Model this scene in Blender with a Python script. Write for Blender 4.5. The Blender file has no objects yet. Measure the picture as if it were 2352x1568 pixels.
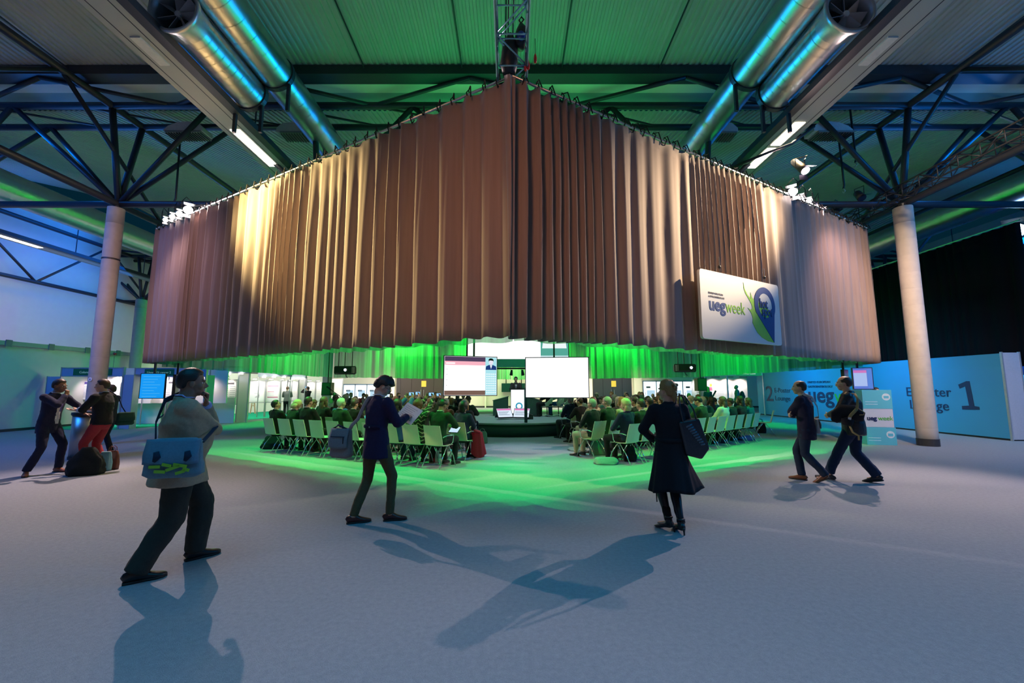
import bpy, bmesh, math, random
from mathutils import Vector, Matrix, noise
V = Vector
R = math.radians
rnd = random.Random(7)
sc = bpy.context.scene
C = sc.collection

# ---------------------------------------------------------------- camera
F = 960.0                     # focal length in pixels of the 2352 wide frame
PITCH = math.atan(108/960)
CAMZ = 1.6
cd = bpy.data.cameras.new('camera'); cam = bpy.data.objects.new('camera', cd); C.objects.link(cam)
cd.sensor_width = 36; cd.lens = F/2352*36; cd.clip_end = 200
cam.location = (0, 0, CAMZ); cam.rotation_euler = (math.pi/2+PITCH, 0, 0)
sc.camera = cam
sc.view_settings.view_transform = 'Standard'; sc.view_settings.look = 'None'
sc.view_settings.gamma = 1; sc.view_settings.use_curve_mapping = False
sc.view_settings.exposure = 0.0

# ---------------------------------------------------------------- world
w = bpy.data.worlds.new('world'); sc.world = w; w.use_nodes = True
w.node_tree.nodes['Background'].inputs[0].default_value = (0.02, 0.30, 0.55, 1)
w.node_tree.nodes['Background'].inputs[1].default_value = 0.05

# ---------------------------------------------------------------- lights
def light(kind, name, loc, power, color, target=None, size=0.2, angle=70, blend=.5, sy=None, spread=None):
    d = bpy.data.lights.new(name, kind); d.energy = power; d.color = color
    if kind == 'AREA':
        d.size = size
        if spread: d.spread = R(spread)
        if sy: d.shape = 'RECTANGLE'; d.size_y = sy
    else:
        d.shadow_soft_size = size
    if kind == 'SPOT': d.spot_size = R(angle); d.spot_blend = blend
    o = bpy.data.objects.new(name, d); C.objects.link(o); o.location = loc
    if target is not None:
        o.rotation_euler = (V(target)-V(loc)).to_track_quat('-Z', 'Y').to_euler()
    return o
WARM = (1, .80, .72); KEYL = (1.0, .70, .66); GRN = (.0, 1.0, .13); BLU = (.02, .22, 1.0)
# key spots on the two side corners of the curtain truss
light('SPOT', 'key_left', (-9.15, 11.76, 7.25), 3400, KEYL, (-2.0, 3.2, 0), .05, 94, .45)
light('SPOT', 'key_right', (9.2, 11.76, 7.25), 3000, KEYL, (.3, 3.2, 0), .05, 94, .45)
light('SPOT', 'key_left_spill', (-10.6, 11.0, 6.6), 160, (1,.66,.60), (-9.6, 11.4, 3.5), .15, 120, .8)
light('SPOT', 'key_right_spill', (9.5, 10.4, 6.7), 230, (1,.64,.60), (10.2, 12.0, 3.0), .15, 110, .8)
# warm fluorescent panels of the long ceiling channels, then added curtain lamps
light('AREA', 'panel_left', (-7.22, 9.9, 8.25), 60, (1,.62,.20), (-6.2, 9.0, 4.8), .3, sy=1.6, spread=75)
light('AREA', 'panel_right', (7.30, 9.9, 8.25), 60, (1,.66,.32), (6.9, 9.2, 4.8), .3, sy=1.6, spread=75)
light('SPOT', 'curtain_gold_left', (-10.6, 8.8, 7.5), 16500, (1,.78,.32), (-5.5, 9.5, 5.5), .12, 44, 1)  # this pair is added, without fixtures, to put gold light on the curtain
light('SPOT', 'curtain_gold_right', (10.4, 8.6, 7.5), 11000, (1,.78,.48), (5.3, 9.3, 5.6), .12, 44, 1)
light('SPOT', 'curtain_pink_left', (-9.0, 5.5, 8.0), 900, (1,.55,.50), (-10.6, 12.0, 4.2), .2, 60, 1)  # added spot without a fixture, pink light for the curtain's left end
light('AREA', 'foyer_warm', (-3.0, -3.0, 8.6), 22, (1,.42,.18), (0, 8.5, 3.4), 2, spread=40)  # added unseen fill that warms the curtain from the camera side
# green wash lamps hung inside the enclosure
for i, (x, y, tx, ty) in enumerate([(-2.4, 8.9, -2.9, 7.3), (2.4, 8.9, 2.9, 7.3), (-7.0, 11.6, -7.7, 9.8), (7.0, 11.6, 7.7, 9.8), (0, 8.0, 0, 6.2), (-4.8,10.3,-5.4,8.6), (4.8,10.3,5.4,8.6)]):
    light('SPOT', 'green_down', (x, y, 6.3), 1250 if i != 4 else 900, GRN, (tx, ty, 0), .04, 72, .35)
for i, (x, y, tx, ty) in enumerate([(-6.5, 27.0, -7.6, 29.0), (6.5, 27.0, 7.6, 29.0), (-8.4, 20, -11.5, 20.5), (8.4, 20, 11.5, 20.5), (-2.6,29.3,-2.8,31.8),(2.6,29.3,2.8,31.8)]):
    light('SPOT', 'green_curtain_wash', (x, y, 6.4), 2500, (0,1,.07), (tx, ty, 3.9), .2, 96, .5)
light('AREA', 'green_uplight', (0, 12.0, 6.95), 110, (.0,1,.22), (0, 8.5, 12), 7, sy=4)
light('AREA', 'stage_white', (0, 15.5, 6.6), 40, (.6,.9,1), (0, 16.5, 0), 2, spread=90)
light('SPOT', 'lectern_spot', (2.5, 13.2, 6.4), 500, (1,.86,.72), (.15, 18.2, 1.6), .1, 26, .4)
light('AREA', 'rear_hall', (-7, 33.0, 3.6), 330, (1,.76,.62), (-7, 34.5, 0), 8, sy=2, spread=120)
light('AREA', 'rear_hall', (7, 33.0, 3.6), 330, (1,.76,.62), (7, 34.5, 0), 8, sy=2, spread=120)
for s in (-1, 1): light('SPOT', 'rear_audience', (s*5.5, 19.5, 6.3), 420, (1,.80,.66), (s*6, 24, .6), .2, 60, .8)
light('AREA', 'rear_centre', (0, 34.2, 5.0), 330, (1,.76,.62), (0, 35.6, 1), 4)
light('SPOT', 'aisle_blue', (0, 13.2, 6.3), 800, (0,.55,.95), (.2, 10.6, 0), .3, 44, .9)  # added spot without a fixture, turns the aisle floor teal
for s in (-1, 1): light('SPOT', 'audience_warm', (s*1.2, 14.0, 6.3), 380, (1,.74,.50), (s*4.8, 12.6, .8), .2, 56, .6)  # added spots without fixtures, warm the faces and chairs
for s in (-1, 1): light('SPOT', 'seat_yellow', (s*1.6, 8.2, 6.2), 520, (1,.78,.34), (s*4.0, 10.6+(s>0)*.8, .9), .15, 50, .6)
# blue floods of the neighbouring areas, teal fill of the foyer, added accent lamps
light('SPOT', 'blue_flood', (18.9, 15.3, 7.3), 2500, (.0,.24,1), (24, 20, 6.5), .3, 150, .6)
light('AREA', 'blue_left', (-21.5, 22, 8.6), 330, (.0,.20,1), (-25, 20, 6.5), 6)
light('AREA', 'white_left', (-20.0, 18, 4.5), 110, (1,.72,.62), (-25, 19, 3.5), 5)
light('AREA', 'blue_left_low', (-15, 6.5, 7.5), 620, (.02,.24,1), (-19, 12, 0), 4)
light('AREA', 'lounge_blue', (13.2, 21.5, 3.2), 70, (.0,.36,1), (15.4, 21.5, 1.2), 2, sy=.6, spread=150)  # added area lamp that turns the far lounge wall blue
light('AREA', 'blue_right_low', (17, 5, 7.5), 800, (.0,.34,1), (14, 9, 0), 4)
light('AREA', 'foyer_fill', (0, -.5, 9.9), 290, (.0,.50,1), (0, -.5, 0), 16, sy=7, spread=95)
light('AREA', 'ceiling_grey', (-13, 4, 6.0), 8, (.55,.75,.75), (-13, 5, 12), 6)
light('AREA', 'ceiling_blue', (14, 5, 6.0), 40, (.15,.55,1), (14, 6, 12), 6)
light('AREA', 'column_warm', (7.5, 4.5, 9.2), 150, (1,.72,.5), (11.7, 12.1, 3), 1, spread=50)  # added unseen lamp that warms the right column
light('AREA', 'lounge_blue', (13.0, 16.5, 3.4), 85, (.0,.34,1), (15.4, 17, 1.2), 2, sy=.6, spread=150)  # added area lamp, blue light for the near lounge wall
for s in (-1, 1):
    o_ = light('AREA', 'blue_strip', (s*14.5, 22, 9.1), 200, (.0,.22,1), None, .35, sy=22)  # added strip lights for blue reflections on ducts and side ceiling
    o_.rotation_euler = (0, R(s*90), 0)
for s in (-1, 1):
    for yl, yt in ((11.0, 5.8), (12.6, 7.6), (14.6, 9.4), (17.0, 11.2)): light('SPOT', 'duct_blue', (s*.4, yl, 7.15), 330, (.0,.20,1), (-s*5.9, yt, 9.0), .35, 30, .7)  # added spots without fixtures, make the blue streak along the ducts

# ---------------------------------------------------------------- helpers: camera rays
cp, sp = math.cos(PITCH), math.sin(PITCH)
def ray(px, py):
    u = (px-1176)/F; v = (784-py)/F
    return V((u, cp-sp*v, sp+cp*v))
def floor_at(px, py, z=0.0):
    d = ray(px, py); t = (z-CAMZ)/d.z
    return V((0, 0, CAMZ))+d*t
def depth_at(px, py, Y):
    d = ray(px, py); return V((0, 0, CAMZ))+d*(Y/d.y)
def onx_at(px, py, X):
    d = ray(px, py); return V((0, 0, CAMZ))+d*(X/d.x)
def onplane_at(px, py, p, n):
    d = ray(px, py); o = V((0, 0, CAMZ)); n = V(n)
    return o+d*((V(p)-o).dot(n)/d.dot(n))

# ---------------------------------------------------------------- materials
def nt(name):
    m = bpy.data.materials.new(name); m.use_nodes = True
    return m, m.node_tree.nodes, m.node_tree.links, m.node_tree.nodes['Principled BSDF']
MC = {}
def mat(name, col, rough=.6, metal=0, noise_amt=.12, scale=20, bump=0, bscale=None, emit=None, estr=0, spec=.5, alpha=1, sheen=0):
    if name in MC: return MC[name]
    m, N, L, B = nt(name)
    B.inputs['Roughness'].default_value = rough; B.inputs['Metallic'].default_value = metal
    B.inputs['Specular IOR Level'].default_value = spec
    if sheen: B.inputs['Sheen Weight'].default_value = sheen
    tc = N.new('ShaderNodeTexCoord')
    if noise_amt:
        n = N.new('ShaderNodeTexNoise'); n.inputs['Scale'].default_value = scale; n.inputs['Detail'].default_value = 4
        L.new(tc.outputs['Object'], n.inputs['Vector'])
        r = N.new('ShaderNodeMix'); r.data_type = 'RGBA'
        a = [max(0, c*(1-noise_amt)) for c in col]; b = [min(1, c*(1+noise_amt)) for c in col]
        r.inputs[6].default_value = (*a, 1); r.inputs[7].default_value = (*b, 1)
        L.new(n.outputs['Fac'], r.inputs[0]); L.new(r.outputs[2], B.inputs['Base Color'])
    else:
        B.inputs['Base Color'].default_value = (*col, 1)
    if bump:
        n2 = N.new('ShaderNodeTexNoise'); n2.inputs['Scale'].default_value = bscale or scale*4
        L.new(tc.outputs['Object'], n2.inputs['Vector'])
        bp = N.new('ShaderNodeBump'); bp.inputs['Strength'].default_value = bump; bp.inputs['Distance'].default_value = .01
        L.new(n2.outputs['Fac'], bp.inputs['Height']); L.new(bp.outputs['Normal'], B.inputs['Normal'])
    if emit:
        B.inputs['Emission Color'].default_value = (*emit, 1); B.inputs['Emission Strength'].default_value = estr
    if alpha < 1: B.inputs['Alpha'].default_value = alpha
    MC[name] = m
    return m
def emis(name, col, s=1):
    if name in MC: return MC[name]
    m, N, L, B = nt(name)
    B.inputs['Base Color'].default_value = (0.02, 0.02, 0.02, 1)
    B.inputs['Emission Color'].default_value = (*col, 1); B.inputs['Emission Strength'].default_value = s
    MC[name] = m
    return m

# ---------------------------------------------------------------- mesh builder
class MB:
    def __init__(s): s.v = []; s.f = []; s.m = []; s.cur = 0
    def face(s, ids): s.f.append(tuple(ids)); s.m.append(s.cur)
    def box(s, a, b, M=None):
        x0, y0, z0 = [min(a[i], b[i]) for i in range(3)]; x1, y1, z1 = [max(a[i], b[i]) for i in range(3)]
        k = len(s.v)
        for p in [(x0,y0,z0),(x1,y0,z0),(x1,y1,z0),(x0,y1,z0),(x0,y0,z1),(x1,y0,z1),(x1,y1,z1),(x0,y1,z1)]:
            s.v.append(M @ V(p) if M else V(p))
        for q in [(0,3,2,1),(4,5,6,7),(0,1,5,4),(1,2,6,5),(2,3,7,6),(3,0,4,7)]: s.face([k+i for i in q])
        return s
    def bar(s, a, b, w_, h_=None, up=(0,0,1)):
        a, b = V(a), V(b); h_ = h_ or w_; t = (b-a).normalized(); up = V(up)
        if abs(t.dot(up)) > .98: up = V((0,1,0))
        x = t.cross(up).normalized(); y = x.cross(t)
        k = len(s.v)
        for p in (a, b):
            for i, j in ((-1,-1),(1,-1),(1,1),(-1,1)): s.v.append(p+x*(i*w_/2)+y*(j*h_/2))
        for q in [(0,1,2,3),(7,6,5,4),(0,4,5,1),(1,5,6,2),(2,6,7,3),(3,7,4,0)]: s.face([k+i for i in q])
        return s
    def loft(s, pts, rad, seg=12, side=(1,0,0), caps=True, closed=False):
        """rings around pts; rad = r or (rx, ry) per point, rx along side"""
        pts = [V(p) for p in pts]; n = len(pts); side = V(side); k = len(s.v)
        for i, p in enumerate(pts):
            if closed: t = pts[(i+1) % n]-pts[i-1]
            else: t = pts[min(i+1, n-1)]-pts[max(i-1, 0)]
            t = t.normalized() if t.length > 1e-9 else V((0,0,1))
            sd = side if abs(t.dot(side.normalized())) < .95 else V((side.y, side.z, side.x))
            x = (sd-t*sd.dot(t)).normalized(); y = t.cross(x)
            r = rad[i] if isinstance(rad, (list, tuple)) and not (len(rad) == 2 and n != 2 and not isinstance(rad[0], (list, tuple))) else rad
            rx, ry = r if isinstance(r, (tuple, list)) else (r, r)
            for j in range(seg):
                a = 2*math.pi*j/seg; s.v.append(p+x*(rx*math.cos(a))+y*(ry*math.sin(a)))
        rn = n if closed else n-1
        for i in range(rn):
            for j in range(seg):
                a = k+i*seg+j; b = k+i*seg+(j+1) % seg; c = k+((i+1) % n)*seg+(j+1) % seg; d = k+((i+1) % n)*seg+j
                s.face((a, b, c, d))
        if caps and not closed:
            s.face([k+j for j in range(seg)][::-1]); s.face([k+(n-1)*seg+j for j in range(seg)])
        return s
    def tube(s, pts, r, seg=8, **kw): return s.loft(pts, [r]*len(pts), seg, **kw)
    def ell(s, c, r, rot=None, seg=16, rings=10):
        k = len(s.v); c = V(c); M = rot.to_matrix() if hasattr(rot, 'to_matrix') else (rot or Matrix.Identity(3))
        s.v.append(c+M @ V((0, 0, r[2])))
        for i in range(1, rings):
            th = math.pi*i/rings
            for j in range(seg):
                ph = 2*math.pi*j/seg
                s.v.append(c+M @ V((r[0]*math.sin(th)*math.cos(ph), r[1]*math.sin(th)*math.sin(ph), r[2]*math.cos(th))))
        s.v.append(c+M @ V((0, 0, -r[2]))); e = len(s.v)-1
        for j in range(seg): s.face((k, k+1+j, k+1+(j+1) % seg))
        for i in range(rings-2):
            for j in range(seg):
                a = k+1+i*seg+j; b = k+1+i*seg+(j+1) % seg
                s.face((a, a+seg, b+seg, b))
        o = k+1+(rings-2)*seg
        for j in range(seg): s.face((o+j, e, o+(j+1) % seg))
        return s
    def prism(s, poly, a, b, M=None):
        """poly: 2D (x,z) outline extruded in y from a to b"""
        k = len(s.v); n = len(poly)
        for y in (a, b):
            for (x, z) in poly: s.v.append(M @ V((x, y, z)) if M else V((x, y, z)))
        s.face([k+i for i in range(n)]); s.face([k+n+i for i in range(n)][::-1])
        for i in range(n):
            j = (i+1) % n; s.face((k+i, k+n+i, k+n+j, k+j))
        return s
    def quad(s, *p):
        k = len(s.v); s.v += [V(q) for q in p]; s.face([k+i for i in range(len(p))]); return s
    def mesh(s, name, mats, smooth=False):
        me = bpy.data.meshes.new(name); me.from_pydata([tuple(p) for p in s.v], [], s.f)
        for m in (mats if isinstance(mats, (list, tuple)) else [mats]): me.materials.append(m)
        me.polygons.foreach_set('material_index', s.m)
        if smooth: me.polygons.foreach_set('use_smooth', [True]*len(s.f))
        me.update(); return me
    def build(s, name, mats, parent=None, smooth=False, loc=None):
        me = s.mesh(name, mats, smooth)
        return link(name, me, parent, loc)
def link(name, me, parent=None, loc=None):
    o = bpy.data.objects.new(name, me); C.objects.link(o)
    if parent: o.parent = parent
    if loc: o.location = loc
    return o
def tag(o, label=None, cat=None, group=None, kind=None):
    if label: o['label'] = label
    if cat: o['category'] = cat
    if group: o['group'] = group
    if kind: o['kind'] = kind
    return o
def empty(name, loc=(0,0,0), rz=0, label=None, cat=None, group=None):
    o = bpy.data.objects.new(name, None); C.objects.link(o); o.location = loc; o.rotation_euler = (0,0,rz)
    o.empty_display_size = .1
    return tag(o, label, cat, group)
def struct(name, mb, m, smooth=False):
    o = mb.build(name, m, None, smooth); o['kind'] = 'structure'; return o
def copy_tree(o, parent=None):
    c = o.copy(); C.objects.link(c); c.parent = parent
    for ch in KIDS.get(o.name, []): copy_tree(ch, c)
    return c
KIDS = {}
def note_kids(o):
    KIDS[o.name] = list(o.children)
    for c in o.children: note_kids(c)
def remesh(mb, vox, name, smooth_it=3, factor=.5):
    """fuse overlapping closed shapes into one continuous surface"""
    me = mb.mesh('tmp', mat('tmp', (.5,.5,.5)))
    o = bpy.data.objects.new('tmp', me); C.objects.link(o)
    md = o.modifiers.new('r', 'REMESH'); md.mode = 'VOXEL'; md.voxel_size = vox; md.use_smooth_shade = True
    if smooth_it:
        s = o.modifiers.new('s', 'SMOOTH'); s.factor = factor; s.iterations = smooth_it
    dg = bpy.context.evaluated_depsgraph_get(); dg.update()
    ev = o.evaluated_get(dg)
    out = bpy.data.meshes.new_from_object(ev, depsgraph=dg); out.name = name
    out.materials.clear()
    bpy.data.objects.remove(o); bpy.data.meshes.remove(me)
    return out
def text(name, s, size, m, parent, origin, xdir, updir, depth=.008, bold=0, shear=0, sx=1.0, align='LEFT'):
    cu = bpy.data.curves.new(name, 'FONT'); cu.body = s; cu.size = size; cu.extrude = depth/2; cu.offset = bold; cu.align_x = align
    cu.resolution_u = 3; cu.shear = shear; cu.space_line = .9
    o = bpy.data.objects.new('tmpt', cu); C.objects.link(o)
    dg = bpy.context.evaluated_depsgraph_get(); dg.update()
    me = bpy.data.meshes.new_from_object(o.evaluated_get(dg), depsgraph=dg); me.name = name
    bpy.data.objects.remove(o)
    x = V(xdir).normalized(); y = V(updir).normalized(); n = x.cross(y)
    M = Matrix(((x.x*sx, y.x, n.x, origin[0]), (x.y*sx, y.y, n.y, origin[1]), (x.z*sx, y.z, n.z, origin[2]), (0,0,0,1)))
    me.transform(M); me.materials.clear(); me.materials.append(m)
    return link(name, me, parent)
# ================================================================ SETTING
HC = V((0, 19.7)); HR = 13.3
def hexc(r, k, c=HC):                       # corner k of the hexagon, 0 = the one nearest the camera
    a = -math.pi/2+k*math.pi/3
    return V((c.x+r*math.cos(a), c.y+r*math.sin(a)))
HEM, TOP = 2.39, 6.72

carpet, N, L, B = nt('carpet')
tc = N.new('ShaderNodeTexCoord'); n1 = N.new('ShaderNodeTexNoise'); n2 = N.new('ShaderNodeTexNoise')
n1.inputs['Scale'].default_value = 24; n1.inputs['Detail'].default_value = 8; n1.inputs['Roughness'].default_value = .75
n2.inputs['Scale'].default_value = 140; n2.inputs['Detail'].default_value = 2
rp = N.new('ShaderNodeValToRGB'); rp.color_ramp.elements[0].position = .3; rp.color_ramp.elements[1].position = .72
rp.color_ramp.elements[0].color = (.27, .30, .335, 1); rp.color_ramp.elements[1].color = (.37, .405, .445, 1)
mx = N.new('ShaderNodeMix'); mx.data_type = 'RGBA'; mx.blend_type = 'MULTIPLY'; mx.inputs[0].default_value = .35
for n in (n1, n2): L.new(tc.outputs['Object'], n.inputs['Vector'])
L.new(n1.outputs['Fac'], rp.inputs[0]); L.new(rp.outputs[0], mx.inputs[6]); L.new(n2.outputs['Fac'], mx.inputs[7])
L.new(mx.outputs[2], B.inputs['Base Color']); B.inputs['Roughness'].default_value = 1; B.inputs['Specular IOR Level'].default_value = .1
bp = N.new('ShaderNodeBump'); bp.inputs['Strength'].default_value = .5; bp.inputs['Distance'].default_value = .006
L.new(n2.outputs['Fac'], bp.inputs['Height']); L.new(bp.outputs['Normal'], B.inputs['Normal'])

struct('floor', MB().box((-34, -9, -.1), (34, 42, 0)), carpet)
mgc = mat('green_carpet', (.01, .40, .22), 1, scale=60, spec=.1)
g = MB(); g.prism([(-25, -16.6), (-15.6, -16.6), (-13.3, -22.3), (-12.8, -35.6), (-25, -35.6)], 0, .012, Matrix(((1,0,0,0),(0,0,-1,0),(0,1,0,0),(0,0,0,1))))
tag(g.build('green_carpet', mgc), 'emerald green carpet laid under the lit poster booths on the left', 'carpet')
g = MB(); g.box((7.6, 26.2, 0), (15.2, 35.6, .012))
tag(g.build('green_carpet', mgc), 'emerald green carpet strip under the poster booth on the right', 'carpet')

wallm = mat('wall_white', (.62, .60, .60), .8, scale=3, noise_amt=.05)
struct('wall_left', MB().box((-25.3, -9, 0), (-25, 42, 12)), wallm)
struct('wall_right', MB().box((30, -9, 0), (30.3, 42, 12)), mat('wall_right', (.35,.38,.42), .8, scale=3, noise_amt=.05))
bw = MB(); bw.box((-25, 35.7, 0), (30, 36, 12))
struct('wall_back', bw, mat('wall_back', (.72, .64, .58), .8, scale=3, noise_amt=.04))
struct('wall_front', MB().box((-25, -9.3, 0), (30, -9, 12)), mat('wall_front', (.25,.27,.3), .8, scale=3, noise_amt=.05))
bb = MB(); bb.box((-25, 35.62, 0), (30, 35.7, .14)); struct('baseboard_back', bb, mat('dark_base', (.03,.03,.035), .5))
bb = MB(); bb.box((-25, -9, 0), (-24.95, 35.7, .14)); struct('baseboard_left', bb, mat('dark_base', (.03,.03,.035)))
# low white partition with a black foot at the left
pt = empty('white_partition', (-18.85, 12, 0), 0, 'tall white partition wall with a black foot, left edge behind the men at the bin', 'partition')
MB().box((-.08, -7, .1), (0, 10.2, 3.22)).build('panel', wallm, pt); MB().box((-.1, -7, 0), (.03, 10.2, .1)).build('foot', mat('dark_base', (.03,.03,.035)), pt)
tray = empty('cable_tray', (-18.72, 12, 3.2), 0, 'grey cable tray with brackets along the white partition on the left', 'tray')
MB().box((-.13, -7, 0), (0, 10.2, .16)).build('tray', mat('tray_grey', (.3,.33,.36), .5, metal=.3), tray)
for k in range(12): MB().box((0, -6.8+1.45*k, -.05), (.03, -6.6+1.45*k, .2)).build('bracket', mat('tray_dark', (.16,.18,.2), .5), tray)
MB().tube([(.03,7.6,-.1),(.03,7.6,-3.0)], .012, 5).build('cable', mat('tray_dark', (.16,.18,.2)), tray)
MB().loft([(.03,7.6,.02),(.08,7.6,.02)], [.07,.05], 12).build('socket', mat('socket_red', (.45,.04,.05), .4), tray); MB().box((-.1,2.4,.16),(0,3.0,.34)).build('junction_box', mat('tray_grey', (.3,.33,.36)), tray)

# corrugated ceiling: a flat bay towards the camera, then a bay rising away from the valley
roofm = mat('roof_sheet', (.42, .43, .42), .55, scale=2, noise_amt=.08)
def corr(name, x0, x1, p0, p1, m, pitch=.165, amp=.035):
    mb = MB(); n = int((x1-x0)/pitch); prof = []
    for i in range(n):
        x = x0+i*pitch; prof += [(x, 0), (x+pitch*.4, 0), (x+pitch*.5, amp), (x+pitch*.9, amp)]
    prof.append((x0+n*pitch, 0))
    for (x, d) in prof:
        mb.v.append(V((x, p0[0], p0[1]+d))); mb.v.append(V((x, p1[0], p1[1]+d)))
    for i in range(len(prof)-1): mb.face((2*i, 2*i+2, 2*i+3, 2*i+1))
    return struct(name, mb, m)
corr('ceiling', -25, 30, (-9, 11.3), (10.8, 10.42), roofm)
corr('ceiling', -25, 30, (12.3, 10.3), (26, 13.6), roofm)
corr('ceiling', -25, 30, (26, 13.6), (42, 13.0), roofm, .3)
darkm = mat('dark_steel', (.035, .04, .055), .42, metal=.3, noise_amt=.1)
soff = MB(); soff.box((-25, 10.9, 10.35), (30, 11.55, 10.5)); struct('trim_1', soff, mat('soffit', (.85,.76,.66), .7, scale=1, noise_amt=.04))
soff = MB(); soff.box((-25, 11.55, 10.35), (30, 12.35, 10.46)); struct('trim_2', soff, mat('soffit_grey', (.36,.40,.40), .7, scale=1, noise_amt=.04))
soff = MB(); soff.box((-25, 10.55, 10.16), (30, 10.95, 10.42)); struct('trim_3', soff, darkm)
for i, x in enumerate([-17.6, -12.2, -4.05, -1.37, 1.37, 4.05, 12.2, 17.6]):
    struct('trim_%d' % (i+4), MB().tube([(x, -9, 11.2), (x, 10.7, 10.33)], .022, 6), darkm)

# ---------------------------------------------------------------- concrete columns
conc = mat('concrete', (.42, .38, .34), .85, scale=6, noise_amt=.14, bump=.15)
def column(x, y, top, r, label, foot=True, band=False):
    t = empty('column', (x, y, 0), 0, label, 'column', 'round concrete columns')
    mb = MB(); k = 14
    for i in range(k):        # formwork rings
        z0 = top*i/k; z1 = top*(i+1)/k
        mb.loft([(0,0,z0), (0,0,z1-.012), (0,0,z1)], [r, r, r*.985], 32, caps=(i in (0, k-1)))
    mb.build('shaft', conc, t, True)
    if foot: MB().loft([(0,0,0), (0,0,.2)], [r*1.05]*2, 32).build('foot_ring', mat('dark_base', (.03,.03,.035)), t)
    MB().loft([(0,0,top-.02), (0,0,top+.12)], [r*.45]*2, 16).build('cap', darkm, t)
    if band: MB().loft([(0,0,top*.77), (0,0,top*.77+.05)], [r*1.03]*2, 32).build('strap', mat('dark_base', (.03,.03,.035)), t)
    return t
cl = column(-11.95, 12.1, 7.0, .205, 'beige round concrete column in front of the left poster booths, dark strap near the top', band=True)
s = MB().loft([(0,-.213,1.86),(0,-.22,1.86)], [.055,.055], 20, side=(1,0,0)); s.build('number_plate', mat('plate_white', (.8,.8,.85)), cl)
text('numeral', 'A', .07, mat('navy_ink', (.03,.04,.15)), cl, (-.022,-.224,1.835), (1,0,0), (0,0,1), .004)
column(11.75, 12.05, 7.0, .235, 'beige round concrete column at the right, standing before the blue lounge wall')
column(-18.3, 20.3, 5.95, .23, 'slim blue-lit column further back on the left between the two booths')

# ---------------------------------------------------------------- roof trusses
def truss(name, x0, x1, y, zt, zb, hw, xs_b, step, label, chord=.2):
    t = empty(name, ((x0+x1)/2, y, 0), 0, label, 'truss', 'steel roof trusses')
    ox = (x0+x1)/2
    A, Bk, L_ = -hw, hw, 0
    for nm, yy, z in (('top_chord', A, zt), ('top_chord', Bk, zt), ('bottom_chord', 0, zb)):
        MB().tube([(x0-ox, yy, z), (x1-ox, yy, z)], chord/2, 12).build(nm, darkm, t, True)
    for xb in xs_b:
        for k in (-1, 0, 1):
            for yy in (A, Bk):
                MB().tube([(xb-ox, 0, zb), (xb+k*step-ox, yy, zt)], .075 if k else .085, 10).build('strut', darkm, t, True)
    x = x0
    i = 0
    while x < x1:
        MB().tube([(x-ox, A if i % 2 else A-.95, zt+(.0 if i % 2 else .15)), (x+step-ox, A-.95 if i % 2 else A, zt+(.15 if i % 2 else 0))], .06, 8).build('brace', darkm, t, True)
        MB().bar((x-ox, A, zt), (x+step-ox, Bk, zt), .05).build('brace', darkm, t)
        x += step; i += 1
    return t
truss('roof_truss', -25, 30, 12.15, 10.0, 7.15, .52, [-23.8, -17.9, -11.95, -5.9, 0, 5.9, 11.85, 17.9, 23.8], 2.98, 'dark triangular roof truss crossing the hall above both near concrete columns', .2)
truss('roof_truss', -25, 30, 26.4, 10.0, 7.15, .52, [-23.8, -17.9, -11.95, 11.85, 17.9, 23.8], 2.98, 'dark roof truss deeper in the hall, seen behind the near one', .2)
def ltruss(x, label, y0=-4, y1=35, zt=10.0, zb=7.15):
    t = empty('longitudinal_truss', (x, 12, 0), 0, label, 'truss', 'lengthwise roof trusses')
    MB().tube([(0, y0-12, zt), (0, y1-12, zt)], .11, 10).build('top_chord', darkm, t, True)
    MB().tube([(0, y0-12, zb), (0, y1-12, zb)], .1, 10).build('bottom_chord', darkm, t, True)
    y = y0
    k = 0
    while y < y1-3.5:
        a = zb if k % 2 else zt; b = zt if k % 2 else zb
        MB().tube([(0, y-12, a), (0, y+3.55-12, b)], .06, 8).build('strut', darkm, t, True)
        y += 3.55; k += 1
    return t
ltruss(-11.95, 'lengthwise dark truss above the left concrete column')
ltruss(11.85, 'lengthwise dark truss above the right concrete column')
ltruss(-24.3, 'dark truss running along the top of the white left wall', zb=7.0)
ltruss(19.6, 'lengthwise blue-lit truss beyond the black curtain on the right')

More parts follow.
